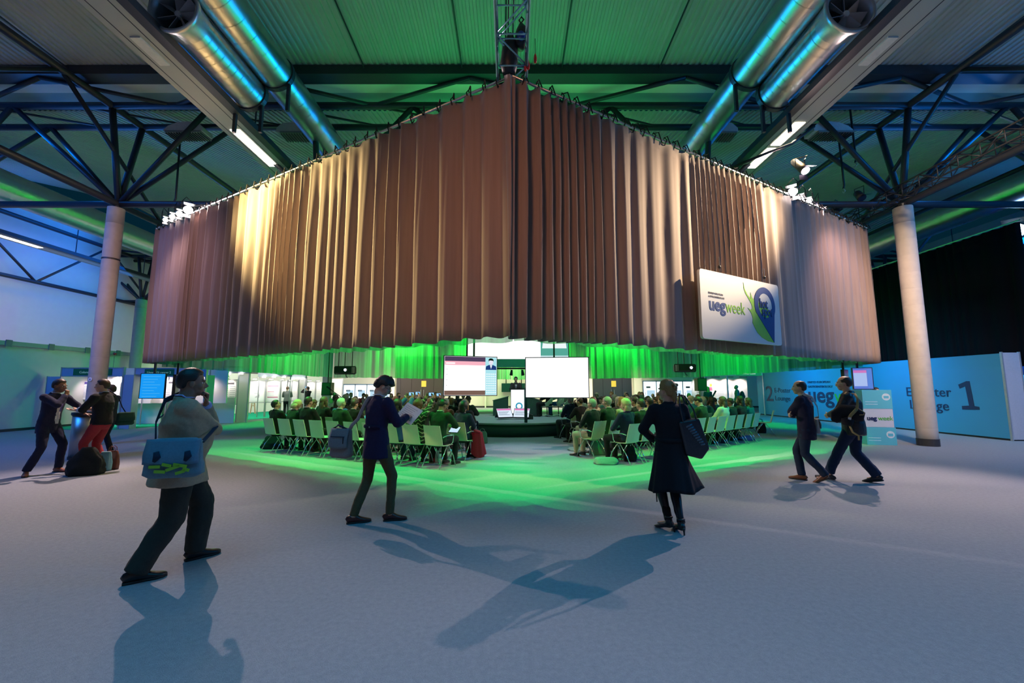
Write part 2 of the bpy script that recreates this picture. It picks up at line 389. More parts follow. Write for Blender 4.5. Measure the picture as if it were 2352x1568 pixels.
# ---------------------------------------------------------------- ventilation ducts
ductm, N, L, B = nt('duct_metal')
B.inputs['Metallic'].default_value = 1; B.inputs['Roughness'].default_value = .33; B.inputs['Base Color'].default_value = (.48, .52, .56, 1)
tc = N.new('ShaderNodeTexCoord'); nz = N.new('ShaderNodeTexNoise'); nz.inputs['Scale'].default_value = 3
mr = N.new('ShaderNodeMapRange'); mr.inputs[3].default_value = .22; mr.inputs[4].default_value = .45
L.new(tc.outputs['Object'], nz.inputs['Vector']); L.new(nz.outputs['Fac'], mr.inputs[0]); L.new(mr.outputs[0], B.inputs['Roughness'])
def duct(name, x, z, r, y0, y1, label, seam=.42, ends=False):
    t = empty(name, (x, y0, z), 0, label, 'duct', 'silver ventilation ducts')
    mb = MB(); pts = []; rad = []; y = 0
    while y < y1-y0:
        mb.loft([(0, y, 0), (0, y+.018, 0)], [r+.006]*2, 40, side=(1,0,0), caps=False); y += seam
    mb.loft([(0, 0, 0), (0, y1-y0, 0)], [r]*2, 48, side=(1,0,0), caps=False); mb.build('shell', ductm, t, True)
    for yy in ((2.15,) if 'fan' in name else (5.5, 12)):
        if yy < y1-y0:
            h = MB(); h.loft([(0, yy, 0), (0, yy+.12, 0)], [r+.03]*2, 32); h.build('hanger_band', darkm, t)
            for s in (-1, 1): MB().bar((s*r*.8, yy+.06, -.3), (s*r*.8, yy+.06, -1.0), .07).build('hanger_leg', darkm, t)
    return t
for s, side in ((-1, 'left'), (1, 'right')):
    duct('duct', s*5.85, 9.36, .42, 4.0, 24, 'long silver ceiling duct with blue highlight, %s of the curtain corner' % side)
    d = duct('fan_duct', s*6.46, 8.80, .40, 7.35, 9.6, 'short silver duct ending in a round fan, upper %s' % side, .2)
    # bell mouth, motor hub and blades
    mb = MB(); prof = [(.25,.41),(.02,.43),(-.06,.47),(-.12,.49),(-.16,.475),(-.165,.45),(-.14,.42),(-.05,.39),(.1,.375),(.4,.37)]
    for yy, rr_ in prof:
        for j in range(48): mb.v.append(V((rr_*math.cos(j*math.pi/24), yy, rr_*math.sin(j*math.pi/24))))
    for i in range(len(prof)-1):
        for j in range(48): mb.face((i*48+j, i*48+(j+1) % 48, (i+1)*48+(j+1) % 48, (i+1)*48+j))
    mb.build('bell_mouth', mat('bell_grey', (.4,.42,.45), .35, metal=.7), d, True)
    MB().loft([(0,.30,0),(0,.32,0)], [.37,.37], 32).build('back_plate', mat('black_in', (.01,.012,.015)), d)
    MB().loft([(0,-.06,0),(0,-.04,0),(0,.06,0)], [.04,.06,.06], 20).build('hub', mat('hub_grey', (.5,.52,.55), .4), d, True)
    for k in range(7):
        a = k*2*math.pi/7
        M = Matrix.Rotation(a, 4, 'Y') @ Matrix.Rotation(.5, 4, 'Z')
        b = MB(); b.v = [M @ V(p) for p in [(-.04,-.02,.05),(.04,.03,.05),(.11,.06,.36),(-.10,-.05,.36),(-.04,-.01,.05),(.04,.04,.05),(.11,.07,.36),(-.10,-.04,.36)]]
        for q in [(0,3,2,1),(4,5,6,7),(0,1,5,4),(1,2,6,5),(2,3,7,6),(3,0,4,7)]: b.face(q)
        b.build('blade', mat('blade_dark', (.36,.35,.38), .45), d)
duct('duct', -18.2, 8.8, .55, -2, 34, 'long green-lit duct high above the left booths')
duct('duct', 18.6, 8.9, .55, -2, 34, 'long blue-lit duct above the black curtain on the right')

# ---------------------------------------------------------------- long ceiling channels with light panels
chm = mat('channel_grey', (.36, .38, .38), .55, scale=1.5, noise_amt=.04)
glow_w = emis('lamp_warm', (1, .86, .62), 14)
def channel(x, z, y0, y1, panels, label, grp='long light channels', side=1):
    t = empty('light_channel', (x, 0, z), 0, label, 'light fixture', grp)
    b = MB(); b.box((-.34, y0, 0), (.34, y1, .10)); b.build('tray', chm, t)
    MB().box((side*.36, y0, -.02), (side*.56, y1, .14)).build('edge_rail', darkm, t)
    for xx in (-.2, .2): MB().box((xx-.008, y0, -.006), (xx+.008, y1, .0)).build('groove', darkm, t)
    for (a, c) in panels: MB().box((-.13, a, -.012), (.13, c, .0)).build('light_panel', glow_w, t)
    e = MB(); e.box((-.1, 7.3, -.03), (.1, 8.0, 0)); e.build('hatch', mat('hatch', (.6,.6,.6), .5), t)
    for yy in range(int(y0)+1, int(y1), 4): MB().bar((0, yy, .1), (0, yy, 1.8), .03).build('rod', darkm, t)
    return t
channel(-7.22, 8.3, -6, 18, [(10.2, 12.0)], 'long grey ceiling channel with one lit panel, left of the curtain corner', side=1)
channel(7.30, 8.3, -6, 18, [(9.9, 10.9), (11.05, 12.1)], 'long grey ceiling channel with a lit panel crossed by a cable, right side', side=-1)
channel(-22.6, 8.3, 0, 34, [(17.5, 19.4)], 'far left ceiling channel with a small lit panel', side=1)
channel(22.9, 8.3, 0, 34, [], 'far right ceiling channel, unlit')

# ---------------------------------------------------------------- louvred wing floodlights on the truss
def wing(x, y, z, label, s=1):
    t = empty('louvre_floodlight', (x, y, z), 0, label, 'light fixture', 'louvred lights hung under the near truss')
    h = MB(); prof = [(-.55, .04), (-.42, .16), (-.18, .26), (.10, .30), (.45, .28), (.62, .12), (.62, 0), (-.55, 0)]
    h.prism([(s*a, b) for a, b in prof], -.22, .22); h.build('housing', mat('flood_white', (.55, .54, .56), .5), t)
    MB().box((-.5, -.24, -.05), (.58, .24, 0)).build('frame', mat('flood_grey', (.3,.3,.32), .4, metal=.5), t)
    g_ = MB()
    for k in range(14): g_.box((-.48+k*.08, -.22, -.09), (-.475+k*.08, .22, -.05))
    g_.build('louvre', mat('louvre', (.1,.12,.14), .3, metal=.7), t)
    return t
for s, side in ((-1, 'left'), (1, 'right')):
    p = depth_at(430 if s < 0 else 1905, 310, 12.0); wing(p.x, p.y, p.z, 'white louvred floodlight on the outer side of the %s ceiling channel' % side, -s)
    p = depth_at(690 if s < 0 else 1640, 312, 12.0); wing(p.x, p.y, p.z, 'white louvred floodlight beside the %s silver duct' % side, s)
    a = depth_at(440 if s < 0 else 1900, 290, 12.05); b = depth_at(660 if s < 0 else 1680, 290, 12.05)
    tag(MB().bar(a, b, .08).build('crossbar', darkm), 'dark crossbar carrying two louvred floodlights, %s side' % side, 'bar')

# ---------------------------------------------------------------- the curtains
brown, N, L, B = nt('brown_velvet')
B.inputs['Base Color'].default_value = (.30, .225, .20, 1); B.inputs['Roughness'].default_value = .8
B.inputs['Sheen Weight'].default_value = .35; B.inputs['Sheen Roughness'].default_value = .4; B.inputs['Specular IOR Level'].default_value = .25
tc = N.new('ShaderNodeTexCoord'); mp = N.new('ShaderNodeMapping'); mp.inputs['Scale'].default_value = (6, 6, .3)
nz = N.new('ShaderNodeTexNoise'); nz.inputs['Scale'].default_value = 3; nz.inputs['Detail'].default_value = 5
rp = N.new('ShaderNodeValToRGB'); rp.color_ramp.elements[0].color = (.25,.185,.165,1); rp.color_ramp.elements[1].color = (.35,.265,.235,1)
L.new(tc.outputs['Object'], mp.inputs[0]); L.new(mp.outputs[0], nz.inputs['Vector']); L.new(nz.outputs['Fac'], rp.inputs[0]); L.new(rp.outputs[0], B.inputs['Base Color'])

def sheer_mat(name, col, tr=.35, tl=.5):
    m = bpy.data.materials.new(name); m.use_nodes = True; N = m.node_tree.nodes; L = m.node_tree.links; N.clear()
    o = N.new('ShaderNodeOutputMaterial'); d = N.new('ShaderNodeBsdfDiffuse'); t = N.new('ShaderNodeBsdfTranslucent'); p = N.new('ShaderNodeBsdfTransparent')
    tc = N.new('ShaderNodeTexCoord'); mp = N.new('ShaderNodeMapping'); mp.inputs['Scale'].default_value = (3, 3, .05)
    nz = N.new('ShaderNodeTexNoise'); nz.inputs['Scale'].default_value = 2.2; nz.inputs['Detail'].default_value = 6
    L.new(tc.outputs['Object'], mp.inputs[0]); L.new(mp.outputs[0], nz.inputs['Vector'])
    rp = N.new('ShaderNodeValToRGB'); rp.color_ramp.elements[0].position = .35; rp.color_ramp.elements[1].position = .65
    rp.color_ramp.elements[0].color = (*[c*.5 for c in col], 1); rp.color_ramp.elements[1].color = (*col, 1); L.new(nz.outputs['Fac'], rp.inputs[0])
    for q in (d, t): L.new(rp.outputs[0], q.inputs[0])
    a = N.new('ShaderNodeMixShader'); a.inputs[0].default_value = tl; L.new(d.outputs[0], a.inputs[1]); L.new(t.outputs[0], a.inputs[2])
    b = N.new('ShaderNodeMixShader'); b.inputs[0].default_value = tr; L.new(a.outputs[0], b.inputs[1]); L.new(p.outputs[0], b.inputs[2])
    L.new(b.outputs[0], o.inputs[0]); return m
sheer = sheer_mat('sheer_organza', (.22,.72,.38), .2, .5)  # pale fabric; the green wash light is partly tinted into its colour
def drape(name, a, b, z0, z1, m, label, cat='curtain', group=None, wl=.42, amp=.11, seed=0, hem=.03, gather=None, du=.035, nz_=14, thick=.006, kind=None, parts=True, top_amp=.55, w0=0, w1=0):
    a, b = V(a), V(b); d = (b-a); Ln = d.length; d.normalize(); nrm = V((d.y, -d.x))
    n = int(Ln/du); mb = MB(); r = random.Random(seed)
    ph = 0; phs = []; am = []; s = 0
    # irregular fold phase and depth along the run
    cur = r.uniform(.6, 1.4); 
    for i in range(n+1):
        phs.append(ph); f = .95+1.1*noise.noise(V((i*du*.9, seed*7.1, 0)))
        ph += 2*math.pi*du/(wl*max(.45, f))
        am.append(amp*(.80+1.3*noise.noise(V((i*du*.55, 3.3, seed*5.7)))))
    for j in range(nz_+1):
        t = j/nz_; z = z1+(z0-z1)*t
        k = top_amp+(1-top_amp)*min(1, t*2.2)
        for i in range(n+1):
            x = i*du; q = phs[i]+.35*math.sin(t*2.1+i*.013+seed)
            off = am[i]*k*(math.sin(q)+.32*math.sin(2*q+1.1*t+.7)+.22*noise.noise(V((x*3.1, t*2.2, seed))))
            lat = am[i]*.45*k*math.cos(q)
            zz = z
            if j == nz_: zz = z+hem*noise.noise(V((x*.6, seed, 9)))*2+(.012*math.sin(q))
            if j == 0: zz = z-.03*abs(math.sin(x*math.pi/.31))
            p = a+d*(x+lat)+nrm*off
            mb.v.append(V((p.x, p.y, zz)))
    for j in range(nz_):
        for i in range(n):
            q = j*(n+1)+i; mb.face((q, q+1, q+n+2, q+n+1))
    o = mb.build(name, m, None, True)
    if thick: md = o.modifiers.new('thickness', 'SOLIDIFY'); md.thickness = thick
    tag(o, label, cat, group, kind)
    return o
c0, c1, c5 = hexc(HR, 0), hexc(HR, 1), hexc(HR, 5)
pole_m = mat('alu_pipe', (.7,.7,.72), .3, metal=1)
tie_m = mat('tie_black', (.01,.01,.012), .8)
for nm, p, q, side, sd in (('left', c5, c0, -1, 2), ('right', c0, c1, 1, 5)):
    root = empty('brown_curtain', ((p.x+q.x)/2, (p.y+q.y)/2, HEM), 0, 'tall pleated brown curtain hanging over the %s half of the seating enclosure' % nm, 'curtain')
    dd_ = (q-p).normalized()
    o = drape('drape', p-dd_*(.16 if nm == 'right' else 0), q+dd_*(.10 if nm == 'left' else 0), HEM, TOP, brown, None, None, seed=sd, wl=.40, amp=.085, du=.03, nz_=16, hem=.03)
    o.parent = root; o.matrix_parent_inverse = Matrix.Translation(-V(root.location))
    d = (q-p).normalized(); k = 0; s = .2
    nn = V((d.y, -d.x))
    while s < (q-p).length-.05:
        c = p+d*s+nn*.0; mb = MB()
        r1 = rnd.uniform(-.05, .05)
        mb.tube([(c.x, c.y, TOP-.06), (c.x+nn.x*.06, c.y+nn.y*.06, TOP+.03), (c.x, c.y, TOP+.12), (c.x-nn.x*.06, c.y-nn.y*.06, TOP+.03), (c.x, c.y, TOP-.06)], .012, 5)
        mb.tube([(c.x, c.y, TOP+.1), (c.x+d.x*(.05+r1)+nn.x*.05, c.y+d.y*(.05+r1)+nn.y*.05, TOP+.13), (c.x+d.x*(.09+r1)+nn.x*.09, c.y+d.y*(.09+r1)+nn.y*.09, TOP-.02-rnd.random()*.1)], .012, 5)
        t = mb.build('tie', tie_m, root); t.matrix_parent_inverse = Matrix.Translation(-V(root.location))
        s += rnd.uniform(.26, .36)
    pp = empty('curtain_pipe', (p.x, p.y, TOP), 0, 'silver pipe along the top edge of the %s brown curtain' % nm, 'pipe')
    mb = MB(); dd = q-p; mb.tube([(0,0,.03), (dd.x, dd.y, .03)], .026, 10); mb.build('pipe', pole_m, pp, True)
    s = 1.2
    while s < dd.length:
        c = d*s; MB().tube([(c.x, c.y, .03), (c.x-nn.x*.3, c.y-nn.y*.3, .14)], .02, 6).build('coupler', tie_m, pp); s += 1.6
# short returns of the brown curtain round the side corners
for nm, p, k, sd in (('left', c5, 4, 11), ('right', c1, 2, 12)):
    q = hexc(HR, k); q = p+(q-p)*.12
    a, b = (q, p) if nm == 'left' else (p, q)
    drape('brown_curtain', a, b, HEM, TOP, brown, 'narrow end of brown curtain turning back round the %s corner of the enclosure' % nm, 'curtain', seed=sd, wl=.4, amp=.08, thick=.006)
names = ['near right', 'right side', 'far right', 'far left', 'left side', 'near left']
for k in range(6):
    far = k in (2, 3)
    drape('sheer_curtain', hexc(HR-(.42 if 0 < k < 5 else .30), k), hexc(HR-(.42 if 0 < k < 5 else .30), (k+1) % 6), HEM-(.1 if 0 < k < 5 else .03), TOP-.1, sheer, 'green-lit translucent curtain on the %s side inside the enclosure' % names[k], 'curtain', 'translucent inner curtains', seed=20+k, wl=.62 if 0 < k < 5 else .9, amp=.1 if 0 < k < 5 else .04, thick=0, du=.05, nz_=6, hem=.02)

# ---------------------------------------------------------------- lighting trusses of the rig
def box_truss(name, a, b, w_, m, label, r=.024, step=.5):
    a, b = V(a), V(b); t = empty(name, a, 0, label, 'truss', None); d = b-a; Ln = d.length; d.normalize()
    up = V((0,0,1)); sd = d.cross(up).normalized(); h = w_/2
    cs = [sd*i*h+up*j*h for i, j in ((-1,-1),(1,-1),(1,1),(-1,1))]
    for c in cs: MB().tube([c, c+d*Ln], r, 8).build('chord', m, t, True)
    br = MB(); n = int(Ln/step)
    for k in range(n):
        for q in range(4):
            c, e = cs[q], cs[(q+1) % 4]; s0, s1 = k*step, (k+1)*step
            br.tube([c+d*s0, e+d*s0], r*.55, 5); br.tube([(c if k % 2 else e)+d*s0, (e if k % 2 else c)+d*s1], r*.55, 5)
    br.build('lacing', m, t, True)
    return t
silver = mat('truss_alu', (.30, .55, .70), .3, metal=.8)
blk = mat('rig_black', (.012, .013, .018), .45)
box_truss('lighting_truss', (0, 6.75, 6.95), (0, 1.5, 8.2), .48, silver, 'silver lighting truss rising from the curtain corner towards the camera')
box_truss('lighting_truss', (11.1, 13.6, 7.1), (10.9, 5.0, 7.1), .34, blk, 'black lighting truss leading from the right curtain corner towards the camera')
for k in range(6):
    if k in (0, 5): continue
    a, b = hexc(HR-.8, k), hexc(HR-.8, (k+1) % 6)
    box_truss('enclosure_truss', (a.x, a.y, TOP+.1), (b.x, b.y, TOP+.1), .3, blk, 'black truss carrying the curtains along the %s side of the enclosure' % names[k], step=.8)
for s, side in ((-1, 'left'), (1, 'right')):
    a, b = hexc(HR-.8, 0), hexc(HR-.8, 1 if s > 0 else 5)
    box_truss('enclosure_truss', (a.x, a.y, TOP+.02), (b.x, b.y, TOP+.02), .28, blk, 'black truss behind the top edge of the %s brown curtain' % side, step=.8)
# chain hoist, black moving light and red plugs above the near corner
h = empty('chain_hoist', (.03, 6.45, 6.8), 0, 'black chain hoist bundle hanging in the silver truss above the curtain corner', 'hoist')
MB().loft([(-.08,0,0),(-.08,0,.2),(-.06,0,.55),(-.06,0,.75)], [(.10,.1),(.15,.13),(.13,.12),(.04,.05)], 12).build('chain_bag', blk, h, True)
MB().loft([(.08,0,.5),(.13,-.02,.62),(.15,0,.8),(.12,0,.95)], [(.09,.09),(.12,.11),(.12,.11),(.03,.03)], 12).build('motor', blk, h, True)
MB().ell((.12,-.12,.62), (.07,.03,.09)).build('blue_lens', mat('blue_lens', (.02,.06,.35), .2), h, True)
MB().tube([(.12,0,.95),(.17,0,1.03),(.13,0,1.08),(.09,0,1.02),(.12,0,.95)], .015, 6).build('handle', blk, h, True)
for k, x in enumerate((-.14, -.1, -.02)):
    MB().tube([(x, 0, .5), (x+.02, -.6, 1.1), (x+.06, -1.6, 1.5)], .012, 5).build('cable', blk, h)
MB().tube([(.02,-.3,1.1),(.04,-.1,1.35),(.02,-.2,1.6)], .01, 5).build('hook', blk, h)
for i, (x, z) in enumerate(((.20, 6.83), (.245, 6.86), (.36, 6.97))):
    p = empty('power_plug', (x+.02, 6.28, z), 0, 'red power plug hanging beside the chain hoist, %s' % ['left of a close pair', 'right of a close pair', 'on its own to the right'][i], 'plug', None)
    MB().loft([(0,0,-.08),(0,0,0),(0,0,.05),(0,0,.08)], [.022,.026,.018,.008], 10).build('body', mat('plug_red', (.6,.02,.02), .4), p, True)
    MB().tube([(0,0,.08),(0,0,.35)], .006, 5).build('cord', blk, p)

# ---------------------------------------------------------------- spot lamps
def spotlamp(loc, target, label, r=.11, ln=.3, glow=None, group=None, name='spotlight', hang=.35):
    t = empty(name, loc, 0, label, 'spotlight', group)
    q = (V(target)-V(loc)).to_track_quat('Y', 'Z').to_matrix().to_4x4()
    b = MB(); b.loft([q @ V(p) for p in ((0,-ln,0),(0,-ln*.85,0),(0,-ln*.3,0),(0,0,0))], [r*.5, r*.85, r*.95, r], 16); b.build('housing', blk, t, True)
    b = MB(); b.loft([q @ V(p) for p in ((0,0,0),(0,.008,0))], [r*.9]*2, 16); b.build('lens', glow or mat('lens_dark', (.05,.05,.08), .1), t)
    for s in (-1, 1):
        b = MB(); b.v = [q @ V(p) for p in ((-r, 0, s*r), (r, 0, s*r), (r*1.1, .12, s*r*1.7), (-r*1.1, .12, s*r*1.7), (-r, .004, s*r), (r, .004, s*r), (r*1.1, .124, s*r*1.7), (-r*1.1, .124, s*r*1.7))]
        for f in [(0,3,2,1),(4,5,6,7),(0,1,5,4),(1,2,6,5),(2,3,7,6),(3,0,4,7)]: b.face(f)
        b.build('barn_door', blk, t)
    y = MB(); y.tube([q @ V((-r*1.15, -ln*.4, 0)), q @ V((-r*1.15, -ln*.4, 0))+V((0,0,hang*.6)), V((0,-.1,hang)), q @ V((r*1.15, -ln*.4, 0))+V((0,0,hang*.6)), q @ V((r*1.15, -ln*.4, 0))], .014, 6); y.build('yoke', blk, t)
    return t
hot = emis('lamp_hot', (1, .93, .90), 90); hot2 = emis('lamp_hot2', (1, .9, .88), 30); hot3 = emis('lamp_hot3', (1,.75,1), 6)
for i, (px, py, Z, r, g_, lb) in enumerate([(432, 482, 11.75, .125, hot, 'largest and brightest'), (412, 491, 12.0, .09, hot2, 'second brightest'), (396, 498, 12.25, .085, hot2, 'third'), (380, 505, 12.5, .07, hot2, 'small outermost')]):
    p = depth_at(px, py, Z); spotlamp(p, (1.5, 1, 0), '%s lit spotlight of the row at the left curtain corner' % lb, r, .26, g_, 'lit lamps at the left corner')
for i, (px, py, Z, r, g_, lb) in enumerate([(1820, 441, 10.7, .12, hot, 'largest and brightest'), (1840, 456, 11.1, .085, hot2, 'second'), (1858, 462, 11.5, .075, hot2, 'third'), (1876, 472, 12.0, .04, hot3, 'smallest')]):
    p = depth_at(px, py, Z); spotlamp(p, (-1.5, 1, 0), '%s lit spotlight of the row at the right curtain corner' % lb, r, .26, g_, 'lit lamps at the right corner')
p = depth_at(1850, 392, 10.2); spotlamp(p, (8.0, 4.5, 0), 'long black profile spotlight pointing down near the right light channel', .11, .62, emis('lamp_pink', (1,.75,.95), 12), name='profile_spotlight')
p = depth_at(1915, 487, 12.4); spotlamp(p, (3, 10.5, 3), 'unlit black moving spotlight at the end of the right curtain pipe', .09, .4)
p = depth_at(1980, 455, 12.2); spotlamp(p, (10.5, 9, 3), 'black spotlight with white label below the hoist at the right corner', .12, .35)
for k, (px, py0, py1, lb) in enumerate(((400, 330, 470, 'left'), (1938, 320, 440, 'right'), (1965, 245, 380, 'far right'))):
    a = depth_at(px, py0, 12.2); b = depth_at(px, py1, 12.2)
    t = empty('rigging_strap', b, 0, 'black rigging strap with hook above the %s corner lamps' % lb, 'strap')
    MB().tube([(0,0,a.z-b.z), (.03,0,.2), (0,0,.1)], .03, 6).build('strap', blk, t); MB().tube([(0,0,.1),(.05,0,.03),(0,0,-.05),(-.04,0,0)], .015, 6).build('hook', pole_m, t, True)
p = depth_at(2332, 530, 15.2); spotlamp(p, (8, 6, 0), 'glaring blue-white floodlight beyond the black curtain, right edge', .30, .35, emis('lamp_blue', (.55,.85,1), 25))
# loose cable drooping over the right light panel
a = depth_at(1680, 385, 10.6); b = depth_at(1765, 350, 10.4); c = depth_at(1870, 290, 10.4)
tag(MB().tube([a, b, (b+c)/2-V((0,0,.12)), c], .035, 8).build('cable', blk, None, True), 'thick black cable drooping in front of the right light panel', 'cable')
# ================================================================ STAGE AND SCREENS
deck = mat('stage_deck', (.30,.36,.38), .7, scale=5, noise_amt=.1); skirt = mat('stage_skirt', (.015,.05,.06), .6)
st = empty('stage', (0, 16.85, 0), 0, 'low round stage with a grey deck and dark green skirt amid the seating', 'stage')
MB().loft([(0,0,0),(0,0,.40)], [2.78,2.78], 64).build('skirt', skirt, st, True)
MB().loft([(0,0,.40),(0,0,.45)], [2.82,2.82], 64).build('deck', deck, st)
SZ = .45
navy = mat('bezel_navy', (.01,.015,.06), .3); black = mat('plastic_black', (.012,.012,.014), .4)
white_scr = emis('screen_white', (1,1,1), 1.5)
def screen(name, c, w_, h_, yaw, label, group=None, thick=.06, bez=.025, m=None, pole=None, content=None, base=None, pitch=0, cat='screen'):
    """screen facing -Y when yaw = 0, centre c"""
    t = empty(name, c, yaw, label, cat, group); t.rotation_euler.x = pitch
    MB().box((-w_/2, 0, -h_/2), (w_/2, thick, h_/2)).build('bezel', navy if m is None else black, t)
    MB().box((-w_/2+bez, -.003, -h_/2+bez), (w_/2-bez, .0, h_/2-bez)).build('panel', m or white_scr, t)
    if pole:
        for x in pole[0]: MB().bar((x, thick*.8, h_/2-.1), (x, thick*.8, h_/2+pole[1]), .05).build('hanger', black, t)
    if content: content(t, w_, h_)
    return t
def rect(t, name, x0, x1, z0, z1, m, y=-.006): MB().box((x0, y, z0), (x1, y+.002, z1)).build(name, m, t)
def silhouette(t, cx, cz, s, y=-.009, skin=None, coat=None, name='speaker_picture'):
    b = MB(); b.prism([(cx+s*a, cz+s*c) for a, c in [(-.5,-.5),(-.46,-.2),(-.2,-.08),(.2,-.08),(.46,-.2),(.5,-.5)]], y, y+.002); b.build(name, coat or mat('pic_suit', (.0,.02,.12), .5, emit=(.02,.06,.35), estr=.5), t)
    b = MB(); b.prism([(cx+s*.2*math.cos(a*.4), cz+s*(.18+.27*math.sin(a*.4))) for a in range(16)], y-.002, y); b.build('picture_face', emis('pic_face', (.9,.85,1), .9), t)
    b = MB(); b.prism([(cx+s*a, cz+s*c) for a, c in [(-.21,.2),(-.24,.38),(-.12,.5),(.1,.5),(.23,.38),(.21,.2),(.16,.3),(-.14,.32)]], y-.004, y-.002); b.build('picture_hair', mat('pic_dark', (.01,.01,.04), .5), t)
    b = MB(); b.prism([(cx+s*a, cz+s*c) for a, c in [(-.1,-.1),(.1,-.1),(0,-.42)]], y-.002, y); b.build('picture_shirt', emis('pic_shirt', (.9,.95,1), 1), t)
def left_content(t, w_, h_):
    x0, x1 = -w_/2+.03, w_/2-.03; z1 = h_/2-.03; xs = x1-.37
    rect(t, 'dark_strip', x0, xs, z1-.14, z1, mat('scr_dark', (.02,.01,.05), .3, emit=(.10,.05,.14), estr=.7))
    rect(t, 'pink_strip', x0, xs, z1-.26, z1-.14, emis('scr_pink', (.95,.45,.55), 1))
    rect(t, 'title_text', x0+.04, x0+.32, z1-.225, z1-.185, emis('scr_title', (1,.9,.92), 1.2), -.009)
    rect(t, 'brown_strip', x0, xs, -h_/2+.03, -h_/2+.17, mat('scr_brown', (.10,.06,.05), .3, emit=(.22,.12,.10), estr=.8))
    rect(t, 'pattern_column', xs, x1, -h_/2+.03, z1, emis('scr_cyan', (.45,.85,.95), .9))
    for i in range(5):
        for j in range(9): rect(t, 'pattern_tile', xs+.03+i*.068, xs+.075+i*.068, -h_/2+.08+j*.072, -h_/2+.12+j*.072, emis('scr_tile', (.85,.97,1), 1), -.008)
    silhouette(t, (xs+x1)/2, z1-.21, .36)
    for k in range(4): rect(t, 'bullet', x0+.06, x0+.08, z1-.40-.16*k, z1-.38-.16*k, mat('scr_dark', (0,0,0)))
# the two hanging flat screens and the stand
a = depth_at(1082, 863, 12.9); screen('flat_screen', a, 1.72, 1.23, R(22), 'hanging flat screen showing a slide and a speaker portrait, left of the stage stand', None, content=left_content, pole=([.1], 1.9))
a = depth_at(1279, 866.5, 12.9); screen('flat_screen', a, 1.96, 1.26, R(-7), 'hanging flat screen showing a blank white slide, right of the stage centre', None, pole=([-.08], 2.0))
p = floor_at(1208, 1001)
t = empty('screen_stand', (p.x, p.y, 0), 0, 'dark floor pole with splayed foot before the stage, under the blank screen', 'stand')
MB().tube([(0,0,.05),(0,0,1.62)], .055, 12).build('pole', mat('stand_green', (.02,.06,.07), .4), t, True)
MB().loft([(0,0,0),(0,0,.03),(0,0,.08),(0,0,.35)], [.28,.26,.14,.06], 8).build('foot', mat('stand_green', (.02,.06,.07)), t)
# large projection screen
def proj_content(t, w_, h_):
    rect(t, 'picture_ground', w_/2-1.75, w_/2-.05, -h_/2+.4, h_/2-.1, emis('proj_teal', (.10,.42,.34), .9))
    rect(t, 'caption_band', w_/2-1.75, w_/2-.05, -h_/2+.08, -h_/2+.4, emis('proj_pale', (.65,.88,.92), .95))
    silhouette(t, w_/2-.9, .3, 1.5, -.012, coat=emis('proj_coat', (.85,.93,.95), 1))
a = depth_at(1189, 783, 25.5); screen('projection_screen', (a.x, 25.5, a.z), 6.3, 2.6, 0, 'big projection screen glowing white behind the two hanging screens', None, .08, .1, white_scr, content=proj_content)
t = empty('lamp_bar', (0.3, 25.2, 2.75), 0, 'black bar with two small downlights under the projection screen', 'bar')
MB().box((-3.1, -.05, 0), (3.1, .05, .1)).build('bar', blk, t)
MB().box((-3.1, -.02, .12), (3.1, .0, .62)).build('teal_fabric', mat('teal_fabric', (.25,.75,.62), .8), t)
for x in (-.35, .35): MB().loft([(x*.9,-.1,-.05),(x,-.22,-.35)], [.06,.1], 10).build('downlight', blk, t)
# lectern
p = depth_at(1189, 920, 17.7)
def pin(name, t, cx, cz, r, m, y0, y1, hole=.62, n=28):
    """ring shaped map-pin"""
    out = [(cx+r*math.cos(a), cz+r*math.sin(a)) for a in [R(-35)+R(250)*i/n for i in range(n+1)]]+[(cx, cz-r*2.1)]
    inn = [(cx+r*hole*math.cos(2*math.pi*i/32), cz+r*hole*math.sin(2*math.pi*i/32)) for i in range(32)]
    bm = bmesh.new()
    vo = [bm.verts.new((x, y0, z)) for x, z in out]; vi = [bm.verts.new((x, y0, z)) for x, z in inn]
    e = [bm.edges.new((vo[i], vo[(i+1) % len(vo)])) for i in range(len(vo))]+[bm.edges.new((vi[i], vi[(i+1) % 32])) for i in range(32)]
    bmesh.ops.triangle_fill(bm, use_beauty=True, use_dissolve=False, edges=e)
    ret = bmesh.ops.extrude_face_region(bm, geom=bm.faces[:])
    bmesh.ops.translate(bm, verts=[v for v in ret['geom'] if isinstance(v, bmesh.types.BMVert)], vec=(0, y1-y0, 0))
    bmesh.ops.recalc_face_normals(bm, faces=bm.faces[:])
    me = bpy.data.meshes.new(name); bm.to_mesh(me); bm.free(); me.materials.append(m); return link(name, me, t)
t = empty('lectern', (p.x, 17.7, SZ), 0, 'speaker lectern with a glowing white front and blue ring on the stage', 'lectern')
MB().box((-.30, 0, 0), (.30, .45, 1.12)).build('body', mat('lectern_dark', (.02,.03,.05), .4), t)
MB().box((-.28, -.02, .12), (.28, 0, 1.10)).build('front_panel', emis('lectern_white', (.95,.98,1), 1.1), t)
MB().box((-.36, -.05, 1.12), (.36, .45, 1.16)).build('top', black, t)
pin('ring_mark', t, .06, .42, .15, emis('ring_blue', (.02,.38,.62), .8), -.035, -.022)
MB().tube([(.18,.2,1.16),(.17,.1,1.4),(.14,.02,1.5)], .008, 6).build('microphone', black, t)
